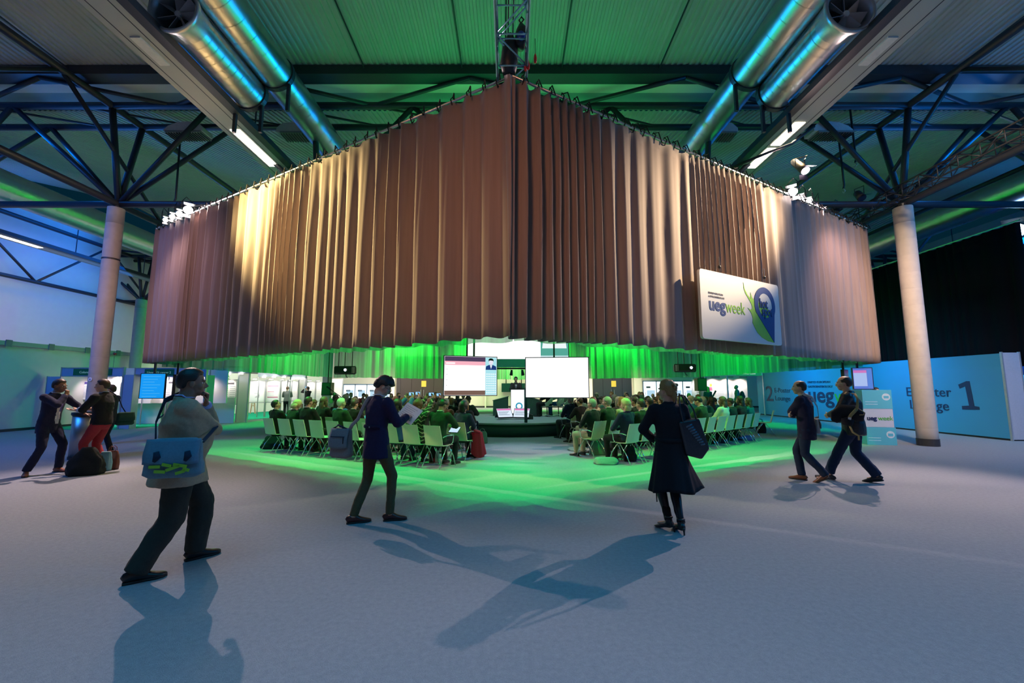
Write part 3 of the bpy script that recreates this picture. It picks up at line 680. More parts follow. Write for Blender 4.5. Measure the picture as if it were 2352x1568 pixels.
for s in (-1, 1):
    d = empty('side_counter', (p.x+s*.72, 17.9, SZ), 0, 'dark green angled counter on the %s of the lectern' % ('left' if s < 0 else 'right'), 'counter', None)
    M = Matrix.Identity(4)
    MB().prism([(-.32, 0), (.32, 0), (.32, .80 if s < 0 else .62), (-.32, .62 if s < 0 else .80)], 0, .5).build('body', mat('counter_green', (.02,.07,.06), .5), d)
    MB().bar((-.34, .25, .64 if s < 0 else .82), (.34, .25, .82 if s < 0 else .64), .54, .03, up=(0,0,1)).build('top', mat('counter_edge', (.1,.16,.15), .4), d)
# confidence monitors
def slide(t, w_, h_):
    rect(t, 'pink_strip', -w_/2+.03, w_/2-.03, h_/2-.10, h_/2-.03, emis('mon_pink', (.8,.15,.45), .9))
    for k in range(5): rect(t, 'text_line', -w_/2+.06, w_/2-.12-.05*(k % 3), h_/2-.17-.05*k, h_/2-.155-.05*k, mat('mon_text', (.2,.25,.35)))
for px, yw, lb in ((1159, R(24), 'left'), (1198, R(-14), 'right')):
    q = depth_at(px, 950, 16.0)
    s_ = screen('stage_monitor', (q.x, 16.0, SZ+.24), .62, .42, yw, 'sloping floor monitor on the stage, %s one of the pair' % lb, 'stage floor monitors', .05, .02, emis('mon_white', (.75,.85,1), 1), content=slide, pitch=R(-38))
    MB().prism([(-.3,0),(.3,0),(.3,.04),(-.3,.04)], 0, .3).build('base', navy, s_)
    s_.children[-1].location = (0, .0, -.20)
q = floor_at(1215, 962, SZ)
t = empty('stage_speaker', (q.x, 15.9, SZ), 0, 'small black wedge speaker beside the right stage monitor', 'speaker')
MB().prism([(-.13,0),(.15,0),(.15,.16),(-.05,.22)], 0, .3).build('cabinet', black, t); MB().box((-.1,-.005,.02),(.12,0,.14)).build('grille', mat('grille', (.05,.05,.05), .8), t)

# hanging monitors near the side corners
def text_content(t, w_, h_):
    for k in range(9): rect(t, 'text_line', -w_/2+.08, w_/2-.12-.08*(k % 3), h_/2-.10-.085*k, h_/2-.09-.085*k, emis('txt_blue', (.12,.55,.95), .9))
blue_scr = emis('screen_blue', (.0,.30,.85), 1.05)
q = depth_at(350, 886, 12.6); screen('hanging_monitor', q, .66, .76, R(12), 'hanging monitor with a blue page at the left curtain corner', None, .07, .02, blue_scr, ([0], .75), text_content)
q = depth_at(399, 888, 12.9); screen('hanging_monitor', q, .62, .74, R(-58), 'dark back of a hanging monitor beside the blue one, left corner', None, .08, .02, mat('dark_green_back', (.01,.04,.035), .4), ([0], .75))
def lilac(t, w_, h_):
    rect(t, 'pink_strip', -w_/2+.03, w_/2-.16, h_/2-.16, h_/2-.08, emis('lil_pink', (.7,.2,.6), .8))
    rect(t, 'side_column', w_/2-.14, w_/2-.03, -h_/2+.05, h_/2-.05, emis('lil_side', (.08,.25,.8), .8))
    rect(t, 'page', -w_/2+.03, w_/2-.16, -h_/2+.1, h_/2-.16, emis('lil_page', (.45,.6,1), .8))
q = depth_at(1982, 869, 12.7); screen('hanging_monitor', q, .52, .66, R(-18), 'hanging monitor glowing lilac behind the bald man with the backpack', None, .07, .02, emis('screen_lilac', (.1,.2,.75), .8), ([-.1], .75), lilac)
q = depth_at(1945, 872, 12.4); screen('hanging_monitor', q, .50, .60, R(40), 'dark back of a hanging monitor left of the lilac one', None, .08, .02, mat('dark_teal_back', (.01,.05,.07), .35), ([0], .8))

# projectors and loudspeakers hung from the rig
def projector(px, py, Z, label):
    q = depth_at(px, py, Z); t = empty('projector', q, 0, label, 'projector', None)
    MB().box((-.28, -.2, -.1), (.28, .25, .1)).build('body', black, t)
    MB().loft([(.1,-.2,0),(.1,-.26,0)], [.06,.055], 16).build('lens_ring', mat('ring_grey', (.12,.12,.13), .3), t)
    MB().loft([(.1,-.262,0),(.1,-.268,0)], [.04,.035], 16).build('lens', emis('proj_lens', (.6,.75,1), 12), t)
    for x in (-.33, .33): MB().bar((x, 0, -.12), (x, 0, .12), .03).build('cage_bar', black, t)
    for z in (-.12, .12): MB().bar((-.33, 0, z), (.33, 0, z), .03).build('cage_bar', black, t)
    for x in (-.22, -.02, .22): MB().bar((x, 0, .1), (x, 0, .1+6.6-q.z), .022).build('suspension', black, t)
    MB().tube([(0,.05,-.1),(.03,.03,-.2),(.08,.0,-.24)], .012, 5).build('cable', black, t)
projector(793, 850, 13.6, 'black projector hung left of the stage with a glowing lens')
projector(1573, 845, 13.6, 'black projector hung right of the stage with a glowing lens')
def louds(px, py, Z, label):
    q = depth_at(px, py, Z); t = empty('loudspeaker', q, 0, label, 'loudspeaker', None)
    k = Z/22
    MB().box((-.24*k, -.2, -.33*k), (.24*k, .2, .33*k)).build('cabinet', black, t)
    MB().box((-.21*k, -.215, -.30*k), (.21*k, -.2, .30*k)).build('grille', mat('grille', (.05,.05,.05)), t)
    MB().bar((0,0,.33*k), (0,0,6.6-q.z), .05).build('hanger', black, t)
louds(753, 893, 21.5, 'black loudspeaker hanging before the dark post left of the glass doors')
louds(1609, 883, 21.5, 'black loudspeaker hanging right of the glass doors')

# ================================================================ BACK OF THE HALL
def dooral(px0, px1, ptop, n, nm, m_frame, m_leaf, leafs, extra=None):
    Z = 35.58; a = depth_at(px0, ptop, Z); b = depth_at(px1, ptop, Z)
    t = empty(nm, (a.x, Z, 0)); t['kind'] = 'structure'
    W = b.x-a.x; H = a.z
    f = .07
    for i in range(leafs+1): MB().box((W*i/leafs-f/2, 0, 0), (W*i/leafs+f/2, .09, H)).build('jamb', m_frame, t)
    MB().box((0, 0, H-.08), (W, .09, H+.02)).build('head_frame', m_frame, t)
    for i in range(leafs):
        MB().box((W*i/leafs+f/2, .02, .03), (W*(i+1)/leafs-f/2, .06, H-.08)).build('leaf', m_leaf, t)
        if extra: extra(t, W*i/leafs, W*(i+1)/leafs, H, i)
    return t
day = emis('daylight_glass', (.82,.92,1), 1.6); frame_b = mat('door_frame_blue', (.20,.28,.42), .5)
def notices(t, x0, x1, H, i):
    MB().box((x0+.25, -.01, H-.62), (x0+.6, 0, H-.48)).build('notice', mat('notice_dark', (.02,.05,.06)), t)
    MB().box((x0+.3, -.01, .9), (x1-.15, 0, 1.45)).build('view_outside', emis('view_blue', (.45,.68,.85), 1), t)
    MB().tube([(x0+.16, -.06, .9), (x0+.16, -.06, 1.3)], .02, 6).build('door_handle', frame_b, t)
dooral(789, 897, 882, 1, 'door_1', frame_b, day, 4, notices)
dooral(1477, 1598, 874, 1, 'door_2', frame_b, day, 4, notices)
def push(t, x0, x1, H, i):
    MB().tube([(x1-.15 if i % 2 == 0 else x0+.15, -.06, .9), (x1-.15 if i % 2 == 0 else x0+.15, -.06, 1.4)], .025, 6).build('door_handle', pole_m, t)
dk = mat('door_brown', (.026,.018,.018), .5, noise_amt=.06, scale=3); dkb = mat('door_navy', (.010,.017,.030), .5, noise_amt=.06, scale=3)
def big_door(px0, px1, m, nm):
    Z = 35.55; a = depth_at(px0, 850, Z); b = depth_at(px1, 850, Z); t = empty(nm, (a.x, Z, 0)); t['kind'] = 'structure'
    W = b.x-a.x; H = 4.3
    for i in range(4):
        MB().box((W*i/4+.01, 0, 0), (W*(i+1)/4-.01, .12, H)).build('leaf', m, t)
    for i in (1, 2): MB().tube([(W/2+(.12 if i == 2 else -.12), -.05, .95), (W/2+(.12 if i == 2 else -.12), -.05, 1.5)], .03, 6).build('door_handle', pole_m, t)
    MB().box((W*.5-.1, -.01, 1.75), (W*.5+.3, 0, 2.25)).build('notice', mat('notice_yellow', (.55,.38,.05), emit=(.5,.3,.02), estr=.2), t)
    MB().box((-.35, -.02, 0), (0, .12, H)).build('jamb', mat('jamb_dark', (.03,.025,.03)), t)
big_door(921, 1022, dk, 'door_3'); big_door(1362, 1450, dkb, 'door_4')
# pilasters on the back wall
pm = mat('pilaster', (.80,.72,.66), .8, noise_amt=.03)
for i, (a_, b_) in enumerate(((897, 908), (1455, 1473), (1114, 1117), (1352, 1360))):
    a = depth_at(a_, 880, 35.6); b = depth_at(b_, 880, 35.6); struct('trim_%d' % (20+i), MB().box((a.x, 35.45, 0), (b.x, 35.7, 4.2)), pm)
# black panels on the wall behind the lectern
for a_, b_, lb in ((1152, 1178, 'left'), (1192, 1206, 'right')):
    a = depth_at(a_, 880, 35.3); b = depth_at(b_, 900, 35.3)
    t = empty('wall_monitor', (a.x, 35.3, a.z), 0, 'dark teal monitor hanging on the back wall, %s of the speaker' % lb, 'monitor', None)
    MB().box((0, 0, b.z-a.z), (b.x-a.x, .12, 0)).build('panel', mat('wall_monitor', (.01,.05,.05), .3), t)
    MB().bar(((b.x-a.x)*.4, .05, 0), ((b.x-a.x)*.4, .05, 2.2), .08).build('hanger', black, t)
# dark green posts
for px0, px1, pt_, lb in ((741, 757, 866, 'left'), (1609, 1622, 862, 'right')):
    a = depth_at(px0, pt_, 27); b = depth_at(px1, pt_, 27)
    t = empty('green_post', (a.x, 27, 0), 0, 'dark green square post behind the %s loudspeaker' % lb, 'post')
    MB().box((0,0,0), (b.x-a.x, .4, 4.2)).build('shaft', mat('post_green', (.10,.17,.15), .6), t)

# ================================================================ POSTER BOOTHS
blue_pan = mat('booth_blue', (.25,.38,.58), .6, scale=2, noise_amt=.05); alu = mat('alu_frame', (.45,.48,.52), .35, metal=.6)
white_pan = mat('booth_white', (.80,.77,.76), .7, scale=2, noise_amt=.04); green_sign = mat('sign_green', (.0,.16,.06), .5); green_lit = mat('sign_green_lit', (.02,.42,.16), .5, emit=(.02,.45,.16), estr=.25)
ink_v = mat('ink_violet', (.10,.07,.30)); ink_g = mat('ink_grey', (.35,.36,.42)); ink_p = mat('ink_pink', (.65,.15,.30)); ink_d = mat('ink_dark', (.05,.05,.07)); paper = mat('paper_white', (.86,.85,.88), .6, noise_amt=.02)
green_txt = mat('sign_text', (.5,.8,.6), emit=(.4,.8,.5), estr=.15)
lampw = emis('booth_lamp', (1,.85,.75), 18)
def poster(t, x, z0, w_, h_, style, y):
    MB().box((x-w_/2, y-.006, z0), (x+w_/2, y, z0+h_)).build('poster', paper, t)
    pl = t.children[-1]
    def r_(x0, x1, z1_, z2_, m, nm='print'):
        MB().box((x-w_/2+w_*x0, y-.010, z0+h_*z1_), (x-w_/2+w_*x1, y-.007, z0+h_*z2_)).build(nm, m, pl)
    if style == 0: r_(.03,.97,.84,.97, ink_v, 'title_band'); [r_(.08,.9-.1*(k % 2),.70-.07*k,.72-.07*k, ink_g) for k in range(9)]
    elif style == 1:
        r_(.3,.8,.86,.95, ink_d, 'title_band'); r_(.02,.98,.02,.06, ink_d); r_(.02,.04,.02,.98, ink_d); r_(.96,.98,.02,.98, ink_d)
        for k in range(7): r_(.08,.45,.75-.09*k,.77-.09*k, ink_g); r_(.55,.9,.75-.09*k,.77-.09*k, ink_g)
    elif style == 2: [r_(.4+.08*k,.43+.08*k,.18,.24+.04*k, ink_d, 'chart_bar') for k in range(4)]; [r_(.35+.1*k,.39+.1*k,.40,.42, ink_d) for k in range(4)]
    elif style == 3: r_(.05,.95,.78,.82, ink_p, 'pink_band'); r_(.05,.6,.48,.51, ink_p, 'pink_band'); r_(.05,.95,.18,.23, ink_p, 'pink_band'); [r_(.08,.6,.70-.1*k,.71-.1*k, ink_g) for k in range(6)]
    elif style == 4: r_(.55,.85,.45,.65, ink_p, 'red_chart'); r_(.6,.85,.68,.85, mat('ink_lime', (.4,.6,.05)), 'lime_chart')
    elif style == 5: [r_(.55+.15*(k % 2),.62+.15*(k % 2),.2+.1*(k//2),.26+.1*(k//2), ink_d) for k in range(6)]
    else: [r_(.1,.8,.8-.1*k,.81-.1*k, ink_g) for k in range(7)]
def board(px0, px1, Z, style, label, z0=.82, z1=2.05, lamp=True, group='lit poster boards in the left booths', legs=True, power=18):
    a = depth_at(px0, 900, Z); b = depth_at(px1, 900, Z); W = b.x-a.x
    t = empty('poster_board', ((a.x+b.x)/2, Z, .012), 0, label, 'poster board', group)
    MB().box((-W/2, 0, z0), (W/2, .04, z1)).build('panel', white_pan, t)
    for x in (-W/2, W/2): MB().box((x-.02, -.01, 0 if legs else z0), (x+.02, .05, z1+.1)).build('upright', alu, t)
    for z in (z0, z1): MB().box((-W/2, -.01, z-.02), (W/2, .05, z+.02)).build('rail', alu, t)
    poster(t, 0, z0+.08, W*.84, z1-z0-.16, style, -.002)
    if lamp:
        MB().box((-.12, -.32, z1+.10), (.12, -.22, z1+.15)).build('lamp_head', mat('lamp_grey', (.4,.4,.4), .4), t); MB().bar((0,-.27,z1+.12),(0,.02,z1+.02),.02).build('lamp_arm', alu, t)
        MB().box((-.10, -.31, z1+.092), (.10, -.23, z1+.10)).build('lamp_glass', lampw, t)
        l = light('SPOT', 'booth_lamp', (t.location.x, Z-.30, z1+.07), power, (1,.82,.72), (t.location.x, Z+.02, z0+.7), .05, 120, .8)
    return t
for px0, px1, Z, stl, lb in ((476, 504, 21.0, 0, 'poster board with violet title band, first right of the thinking man'), (505, 547, 21.0, 1, 'poster board framed in dark lines next to the tall white divider'),
        (572, 609, 24.0, 2, 'poster board with a tiny bar chart, just right of the white divider'), (611, 643, 24.2, 3, 'poster board with pink bands'),
        (646, 658, 25.5, 6, 'narrow poster board between the pink one and the visitor in grey'), (660, 684, 26.5, 6, 'pale poster board behind the visitor in grey'),
        (704, 724, 28.5, 6, 'poster board beside the visitor taking a photo'), (726, 740, 29.5, 6, 'last poster board before the dark green post')):
    board(px0, px1, Z, stl, lb, .8 if Z < 27 else .7, 2.02, power=26)
# tall white dividers
for px0, px1, Z, lb in ((546, 570, 20.2, 'tall white divider panel between the two poster pairs'), (685, 702, 27.0, 'white divider panel right of the pale poster'), (760, 786, 31.0, 'white panel pair left of the glass doors')):
    a = depth_at(px0, 900, Z); b = depth_at(px1, 900, Z)
    t = empty('divider_panel', (a.x, Z, .012), 0, lb, 'panel', None)
    MB().box((0,0,.03), (b.x-a.x, .05, 2.3)).build('panel', white_pan, t)
    for x in (0, b.x-a.x): MB().box((x-.03,-.01,0), (x+.03,.06,2.35)).build('upright', alu, t)
# header beams
for px0, px1, Z, z, lb in ((478, 573, 19.8, 2.32, 'grey header beam over the first poster pair'), (592, 668, 23.5, 2.26, 'grey header beam over the chart and pink posters'), (668, 702, 25, 2.2, 'brownish header beam over the pale poster')):
    a = depth_at(px0, 868, Z); b = depth_at(px1, 868, Z)
    t = empty('header_beam', (a.x, Z, z), 0, lb, 'beam', None); MB().box((0,0,0), (b.x-a.x, .12, .22)).build('beam', mat('header_grey', (.20,.26,.30), .5), t)
    for k in range(3): MB().box(((b.x-a.x)*(.2+.3*k)-.08, -.1, -.05), ((b.x-a.x)*(.2+.3*k)+.08, 0, 0)).build('downlight', lampw, t)
    MB().tube([((b.x-a.x)*.3, 0, .3), ((b.x-a.x)*.8, .1, .3)], .02, 6).build('cable', black, t)
    for x in (.05, b.x-a.x-.05): MB().box((x-.02, .04, .012-z), (x+.02, .08, 0)).build('upright', alu, t)
# white partition running behind the boards
g = MB(); a = (-18.75, 22.3); b = (-15.6, 34.8)
t = empty('booth_wall', (-17.4, 27, 0), 0, 'long white partition behind the left poster boards', 'partition'); MB().bar((a[0]+17.4, a[1]-27, 1.3), (b[0]+17.4, b[1]-27, 1.3), .08, 2.55, up=(0,0,1)).build('panel', white_pan, t)
light('AREA', 'booth_wash', (-15.0, 24, 3.6), 260, (1,.84,.76), (-16.5, 26, .5), 5)
light('AREA', 'booth_wash', (-11.5, 30, 3.6), 260, (1,.82,.72), (-13.5, 33, .8), 4)
# two blue booth fronts facing the foyer
def booth(px0, px1, Z, label, sign, lights, wing=None, right_post=None):
    a = depth_at(px0, 900, Z); b = depth_at(px1, 900, Z); W = b.x-a.x
    t = empty('poster_booth', (a.x, Z, 0), 0, label, 'booth', None)
    MB().box((0,0,2.10), (W,.06,2.42)).build('header', blue_pan, t)
    for x in (0, W): MB().box((x-.025,-.02,0), (x+.025,.08,2.46)).build('upright', alu, t)
    for z in (2.09, 2.43): MB().box((0,-.02,z-.015), (W,.08,z+.015)).build('rail', alu, t)
    MB().box((W*sign[0],-.03,2.13), (W*sign[1],-.005,2.39)).build('sign', green_sign, t)
    text('sign_lettering', sign[2], .13, green_txt, t, (W*(sign[0]+sign[1])/2, -.035, 2.21), (1,0,0), (0,0,1), .006, align='CENTER')
    D = 1.7; xl = -18.8-a.x if a.x < -17 else -2.4
    MB().box((xl, D, .95), (W-.25, D+.05, 2.5)).build('back_wall', white_pan, t); MB().box((xl, D+.6, .02), (W-.25, D+.65, 1.2)).build('rear_panel', white_pan, t)
    for f_ in (.1, .45, .8): MB().box((xl+(W-xl)*f_, D-.05, 0), (xl+(W-xl)*f_+.04, D-.01, 2.45)).build('post', alu, t)
    MB().box((xl, D-.5, 2.12), (W*.8, D-.44, 2.17)).build('lamp_rail', mat('lamp_grey', (.4,.4,.4)), t)
    for k in range(lights):
        x = xl+.5+(W-xl)*k/lights; light('SPOT', 'booth_lamp', (a.x+x, Z+D-.55, 2.1), 55, (1,.80,.78), (a.x+x, Z+D, 1.5), .05, 130, .8)
    if wing: MB().box((-wing, .02, 0), (-.03, .07, 2.08)).build('wing_panel', blue_pan, t); MB().box((-wing-.03,0,0),(-wing,.08,2.1)).build('upright', alu, t)
    if right_post: MB().box((W+.03, .02, 0), (W+right_post, .3, 2.15)).build('post_panel', blue_pan, t); MB().box((W+right_post,0,0),(W+right_post+.03,.3,2.17)).build('upright', alu, t)
    return t, W, D
t, W, D = booth(136, 279, 16.9, 'blue framed poster booth behind the two men at the steel bin', (.2, .82, 'Colorectal cancer 1'), 3, .55, .42)
xo = t.location.x; Zb = 16.9+D-.07; poster(t, depth_at(198,900,Zb).x-xo, 1.12, .50, .80, 0, D-.07); poster(t, depth_at(163,900,Zb).x-xo, 1.12, .42, .80, 6, D-.07); poster(t, depth_at(262,900,Zb).x-xo, 1.12, .5, .80, 6, D-.07)
t, W, D = booth(306, 470, 17.2, 'second blue framed poster booth, partly behind the thinking man', (.14, .55, 'Upper GI cancer 2'), 3)
xo = t.location.x; Zb = 17.2+D-.07; poster(t, depth_at(316,900,Zb).x-xo, 1.05, .62, .90, 2, D-.07); poster(t, depth_at(392,900,Zb).x-xo, 1.05, .62, .90, 1, D-.07)
MB().box((W-.05, .02, 0), (W+.02, .5, 2.15)).build('post_panel', blue_pan, t)
MB().bar((.1, 1.2, .3), (1.0, 1.5, 1.0), .14, .04).build('leaning_panel', mat('lean_navy', (.02,.04,.07)), t)
a = floor_at(215, 1004)
# right booth
a = depth_at(1619, 855, 25.5); b = depth_at(1752, 855, 25.5); W = b.x-a.x
t = empty('poster_booth', (a.x, 25.5, .012), 0, 'white poster booth with a green sign, right of the glass doors', 'booth')
MB().box((0, 1.8, 0), (W, 1.85, 2.75)).build('back_wall', white_pan, t)
MB().box((0,0,2.38), (W,.06,2.72)).build('header', white_pan, t); MB().box((W*.53,-.02,2.36), (W*.97,0,2.66)).build('sign', green_lit, t)
text('sign_lettering', 'Clinical Cases', .15, mat('sign_white', (.9,.95,.9), emit=(.9,1,.9), estr=.5), t, (W*.75, -.03, 2.45), (1,0,0), (0,0,1), .006, align='CENTER')
for x in (0, W*.38, W): MB().box((x-.03,-.02,0), (x+.03,.06,2.75)).build('upright', alu, t)
for x0, stl in ((.06,5),(.29,4),(.51,6),(.80,5)): poster(t, W*x0, .95, .62, 1.12, stl, 1.78)
for k in range(4):
    MB().box((W*(.12+.25*k)-.25, 1.35, 2.28), (W*(.12+.25*k)+.25, 1.42, 2.36)).build('lamp_bar', mat('lamp_grey', (.4,.4,.4)), t)
    light('SPOT', 'booth_lamp', (a.x+W*(.12+.25*k), 26.8, 2.2), 60, (1,.86,.78), (a.x+W*(.12+.25*k), 27.3, 1.4), .05, 130, .8)
# small things on the green carpet
for px, py, h_, w_, m, lb in ((580, 938, .95, .3, mat('wood_tan', (.45,.30,.18)), 'tan wooden easel foot below the chart poster'), (683, 940, .6, .14, black, 'short black bollard by the white divider'), (692, 940, .65, .14, mat('bollard_brown', (.18,.12,.08)), 'short brown bollard next to the black one')):
    q = floor_at(px, py+12); t = empty('easel' if w_ > .2 else 'bollard', (q.x, q.y, .012), 0, lb, 'easel' if w_ > .2 else 'post')
    if w_ > .2:
        for s in (-1, 1): MB().bar((s*w_/2, 0, 0), (s*.05, 0, h_), .05).build('leg', m, t)
        MB().bar((0, .3, 0), (0, 0, h_), .05).build('leg', m, t); MB().box((-.12,-.03,h_*.5),(.12,-.01,h_*.55)).build('ledge', m, t)
    else: MB().loft([(0,0,0),(0,0,h_*.95),(0,0,h_)], [w_/2,w_/2,w_/3], 14).build('shaft', m, t, True); MB().loft([(0,0,0),(0,0,.02)], [w_*.8]*2, 14).build('base', m, t)

# ================================================================ E-POSTER LOUNGE, RIGHT
XW = 15.35
lw = mat('lounge_blue', (.04,.27,.50), .7, scale=1, noise_amt=.05); ink = mat('ink_navy', (.012,.025,.09), .6); inkg = mat('ink_green', (.06,.42,.03), .6)
t = empty('lounge_wall', (XW, 19, 0), 0, 'long blue exhibition wall with the lettering E-Poster Lounge', 'wall')
MB().box((0, -5.9, .06), (.55, 7.3, 2.70)).build('panel', lw, t); MB().box((0.03, -5.87, 0), (.52, 7.3, .06)).build('plinth', black, t)
MB().box((.02, -5.94, .04), (.53, -5.9, 2.72)).build('end_panel', mat('end_grey', (.38,.40,.44), .6), t)
for x in (0, .55): MB().box((x-.02, -5.95, 0), (x+.02, -5.89, 2.74)).build('end_post', alu, t)
def wtxt(s, py_base, px, size, m, bold, sx, nm='lettering'):
    p_ = onx_at(px, py_base, XW); return text(nm, s, size, m, t, (-.012, p_.y-19, p_.z), (0,-1,0), (0,0,1), .012, bold, sx=sx)
def fit(s, pxa, pya, pxb, ptop, m, bold=0, capratio=.72, nm='lettering'):
    """left end px, baseline py at the left, right end px, cap-top py at the left"""
    a = onx_at(pxa, pya, XW); b = onx_at(pxb, pya, XW); top = onx_at(pxa, ptop, XW); size = (top.z-a.z)/capratio
    o = text(nm, s, size, m, None, (0,0,0), (1,0,0), (0,0,1), .012, bold); wd = max(v.co.x for v in o.data.vertices)-min(v.co.x for v in o.data.vertices); bpy.data.objects.remove(o)
    sx = abs(a.y-b.y)/wd
    return text(nm, s, size, m, t, (-.012, a.y-19, a.z), (0,-1,0), (0,0,1), .012, bold, sx=sx)
fit('2', 1760, 920, 1776, 885, ink, .004)
fit('E-Poster', 1779, 901, 1816, 890, ink); fit('Lounge', 1781, 919, 1815, 908, ink)
fit('UNITED EUROPEAN', 1855, 880, 1907, 875, ink); fit('GASTROENTEROLOGY', 1856, 890, 1913, 885, ink)
fit('ueg', 1857, 922, 1915, 892, ink, .018, .62); fit('week', 1919, 926, 2000, 896, inkg, 0, .62)
fit('E-Poster', 2082, 909, 2184, 888, ink); fit('Lounge', 2090, 938, 2178, 917, ink)
pts = [onx_at(x_, y_, XW) for x_, y_ in ((2201.5,883),(2205,892),(2217.6,887),(2226.5,931),(2210,932),(2211,940),(2250.7,940.7),(2249.5,934),(2238.5,932),(2227,875),(2220,875))]
MB().prism([(q_.y-19, q_.z) for q_ in pts], 0, .012, Matrix(((0,-1,0,-.002),(1,0,0,0),(0,0,1,0),(0,0,0,1)))).build('numeral', ink, t)
t = empty('lounge_screen_wall', (22, 15.5, 0), 0, 'bright blue lounge panel glimpsed behind the grey wall end, right edge', 'panel')
MB().box((-3.5, 0, .05), (2.5, .08, 2.1)).build('panel', mat('lounge_cyan', (.12,.50,.75), .6, noise_amt=.05), t); MB().box((-3.5,.0,0),(2.5,.08,.05)).build('foot', black, t)
light('AREA', 'lounge_light', (19, 13.0, 3.8), 130, (.2,.7,1), (19.5, 15.5, 1.2), 1.5)
# tall curtains behind
bc = mat('black_molton', (.006,.007,.010), .9, spec=.1); bl = mat('blue_molton', (.02,.05,.22), .8, sheen=.3)
drape('black_curtain', (16.3, 24.5), (16.3, 12.9), 2.3, 6.95, bc, 'tall black curtain rising above the blue lounge wall', 'curtain', seed=31, wl=.5, amp=.05, thick=.01, nz_=6)
drape('blue_curtain', (19.3, 17.5), (24.5, 15.5), 1.9, 5.4, bl, 'deep blue pleated curtain at the right edge behind the black one', 'curtain', seed=33, wl=.45, amp=.09, thick=.01, nz_=6)
tag(MB().tube([(16.3, 24.5, 6.98), (16.3, 12.9, 6.98)], .025, 6).build('curtain_pipe', pole_m), 'pipe holding the top of the black curtain', 'pipe')
# potted plant at the far right edge
t = empty('potted_plant', (17.15, 13.9, 0), 0, 'green leafy potted plant at the right edge behind the grey wall end', 'plant')
MB().loft([(0,0,0),(0,0,.35),(0,0,.38)], [.16,.21,.22], 20).build('pot', mat('pot', (.1,.12,.14), .4), t, True)
lf = MB()
for k in range(46):
    a = rnd.uniform(0, 6.28); e = rnd.uniform(.2, 1.2); L0 = rnd.uniform(.45, .95); base = V((0,0,.36)); d = V((math.cos(a)*math.cos(e), math.sin(a)*math.cos(e), math.sin(e)))
    pts = [base+d*L0*s+V((0,0,-.35*s*s*L0*math.cos(e))) for s in (0,.3,.6,.85,1)]; lf.loft([p_+V((0,0,.5*e)) for p_ in pts], [(.01,.004),(.028,.004),(.03,.004),(.018,.003),(.003,.002)], 6, side=(-math.sin(a), math.cos(a), 0))
lf.build('foliage', mat('leaf_green', (.04,.22,.04), .5), t, True)
MB().tube([(0,0,.3),(0,.01,.9)], .02, 6).build('stem', mat('stem', (.12,.09,.05)), t)
# information tower of three cubes
p = floor_at(2032, 1022); 
t = empty('info_tower', (p.x, p.y+.35, 0), R(-14), 'stack of three printed cubes, blue, white, blue, before the lounge wall', 'display')
cw = .36
tur = mat('cube_turquoise', (.12,.50,.62), .5, noise_amt=.03); cbl = mat('cube_blue', (.16,.40,.72), .5, noise_amt=.03); cwh = mat('cube_white', (.62,.60,.70), .5, noise_amt=.03)
for k, (z0, z1, mf, ms, nm) in enumerate(((0,.50,tur,cbl,'lower_cube'), (.50,1.02,cwh,cwh,'middle_cube'), (1.02,1.56,tur,cbl,'upper_cube'))):
    o = (.02, -.01, .0)[k]
    b = MB(); b.cur = 0; b.box((-cw+o, -cw, z0+.004), (cw+o, cw, z1)); 
    b.m = [0 if i in (2,) else 1 for i in range(len(b.f))]
    b.build(nm, [mf if k == 1 else mf, ms], t)
    if k != 1:
        q = MB(); q.loft([(.22+o,-cw-.004,z1-.20),(.22+o,-cw,z1-.20)], [.10,.10], 20); q.build('white_disc', mat('disc_white', (.7,.75,.8)), t.children[-1])
        MB().box((.16+o, -cw-.008, z1-.24), (.28+o, -cw-.004, z1-.17)).build('disc_mark', tur, t.children[-1])
    for j in range(2): 
        if k != 1: MB().box((-cw+.06, -cw-.004, z0+.12+.07*j), (.0, -cw, z0+.14+.07*j)).build('small_print', mat('print_pale', (.5,.7,.8)), t.children[-1])
MC_t = t.children[1]
text('lettering', 'ueg', .17, ink, MC_t, (-.30, -cw-.006, .70), (1,0,0), (0,0,1), .006, .006); text('lettering', 'week', .17, inkg, MC_t, (-.03, -cw-.006, .70), (1,0,0), (0,0,1), .006)
p = depth_at(2005, 905, 12.6)

# ================================================================ SIGN ON THE CURTAIN
d = (c1-c0).normalized(); nn = V((d.y, -d.x))
pl = c0+nn*.28; P0 = (pl.x, pl.y, 0); N0 = (nn.x, nn.y, 0)
A = onplane_at(1611, 777, P0, N0); A2 = onplane_at(1609, 616, P0, N0); Bp = onplane_at(1796, 793, P0, N0); B2 = onplane_at(1787, 656, P0, N0)
SW = ((Bp-A).length+(B2-A2).length)/2; SH = ((A2.z-A.z)+(B2.z-Bp.z))/2
org = V(((A.x+A2.x)/2, (A.y+A2.y)/2, (A.z+Bp.z)/2))
sg = empty('hot_spot_sign', org, math.atan2(d.y, d.x), 'white hanging sign with the words hot spot in a map pin and green flame', 'sign')
rr = .07; out = []
for cx, cz, a0 in ((SW-rr, rr, -90), (SW-rr, SH-rr, 0), (rr, SH-rr, 90), (rr, rr, 180)):
    out += [(cx+rr*math.cos(R(a0+15*k)), cz+rr*math.sin(R(a0+15*k))) for k in range(7)]
MB().prism(out, 0, .06).build('board', mat('sign_board', (.74,.70,.66), .45, noise_amt=.02), sg)
for x in (.72, SW*.83): MB().tube([(x, .03, SH), (x, .03, SH+.35)], .008, 5).build('wire', black, sg); MB().ell((x, .03, SH+.14), (.03,.03,.04)).build('wire_clamp', black, sg)
lime = mat('ink_lime2', (.30,.58,.03), .5); nvy = mat('ink_indigo', (.03,.05,.20), .5)
U = lambda u, v: (SW*u, SH*v)      # board coordinates 0..1
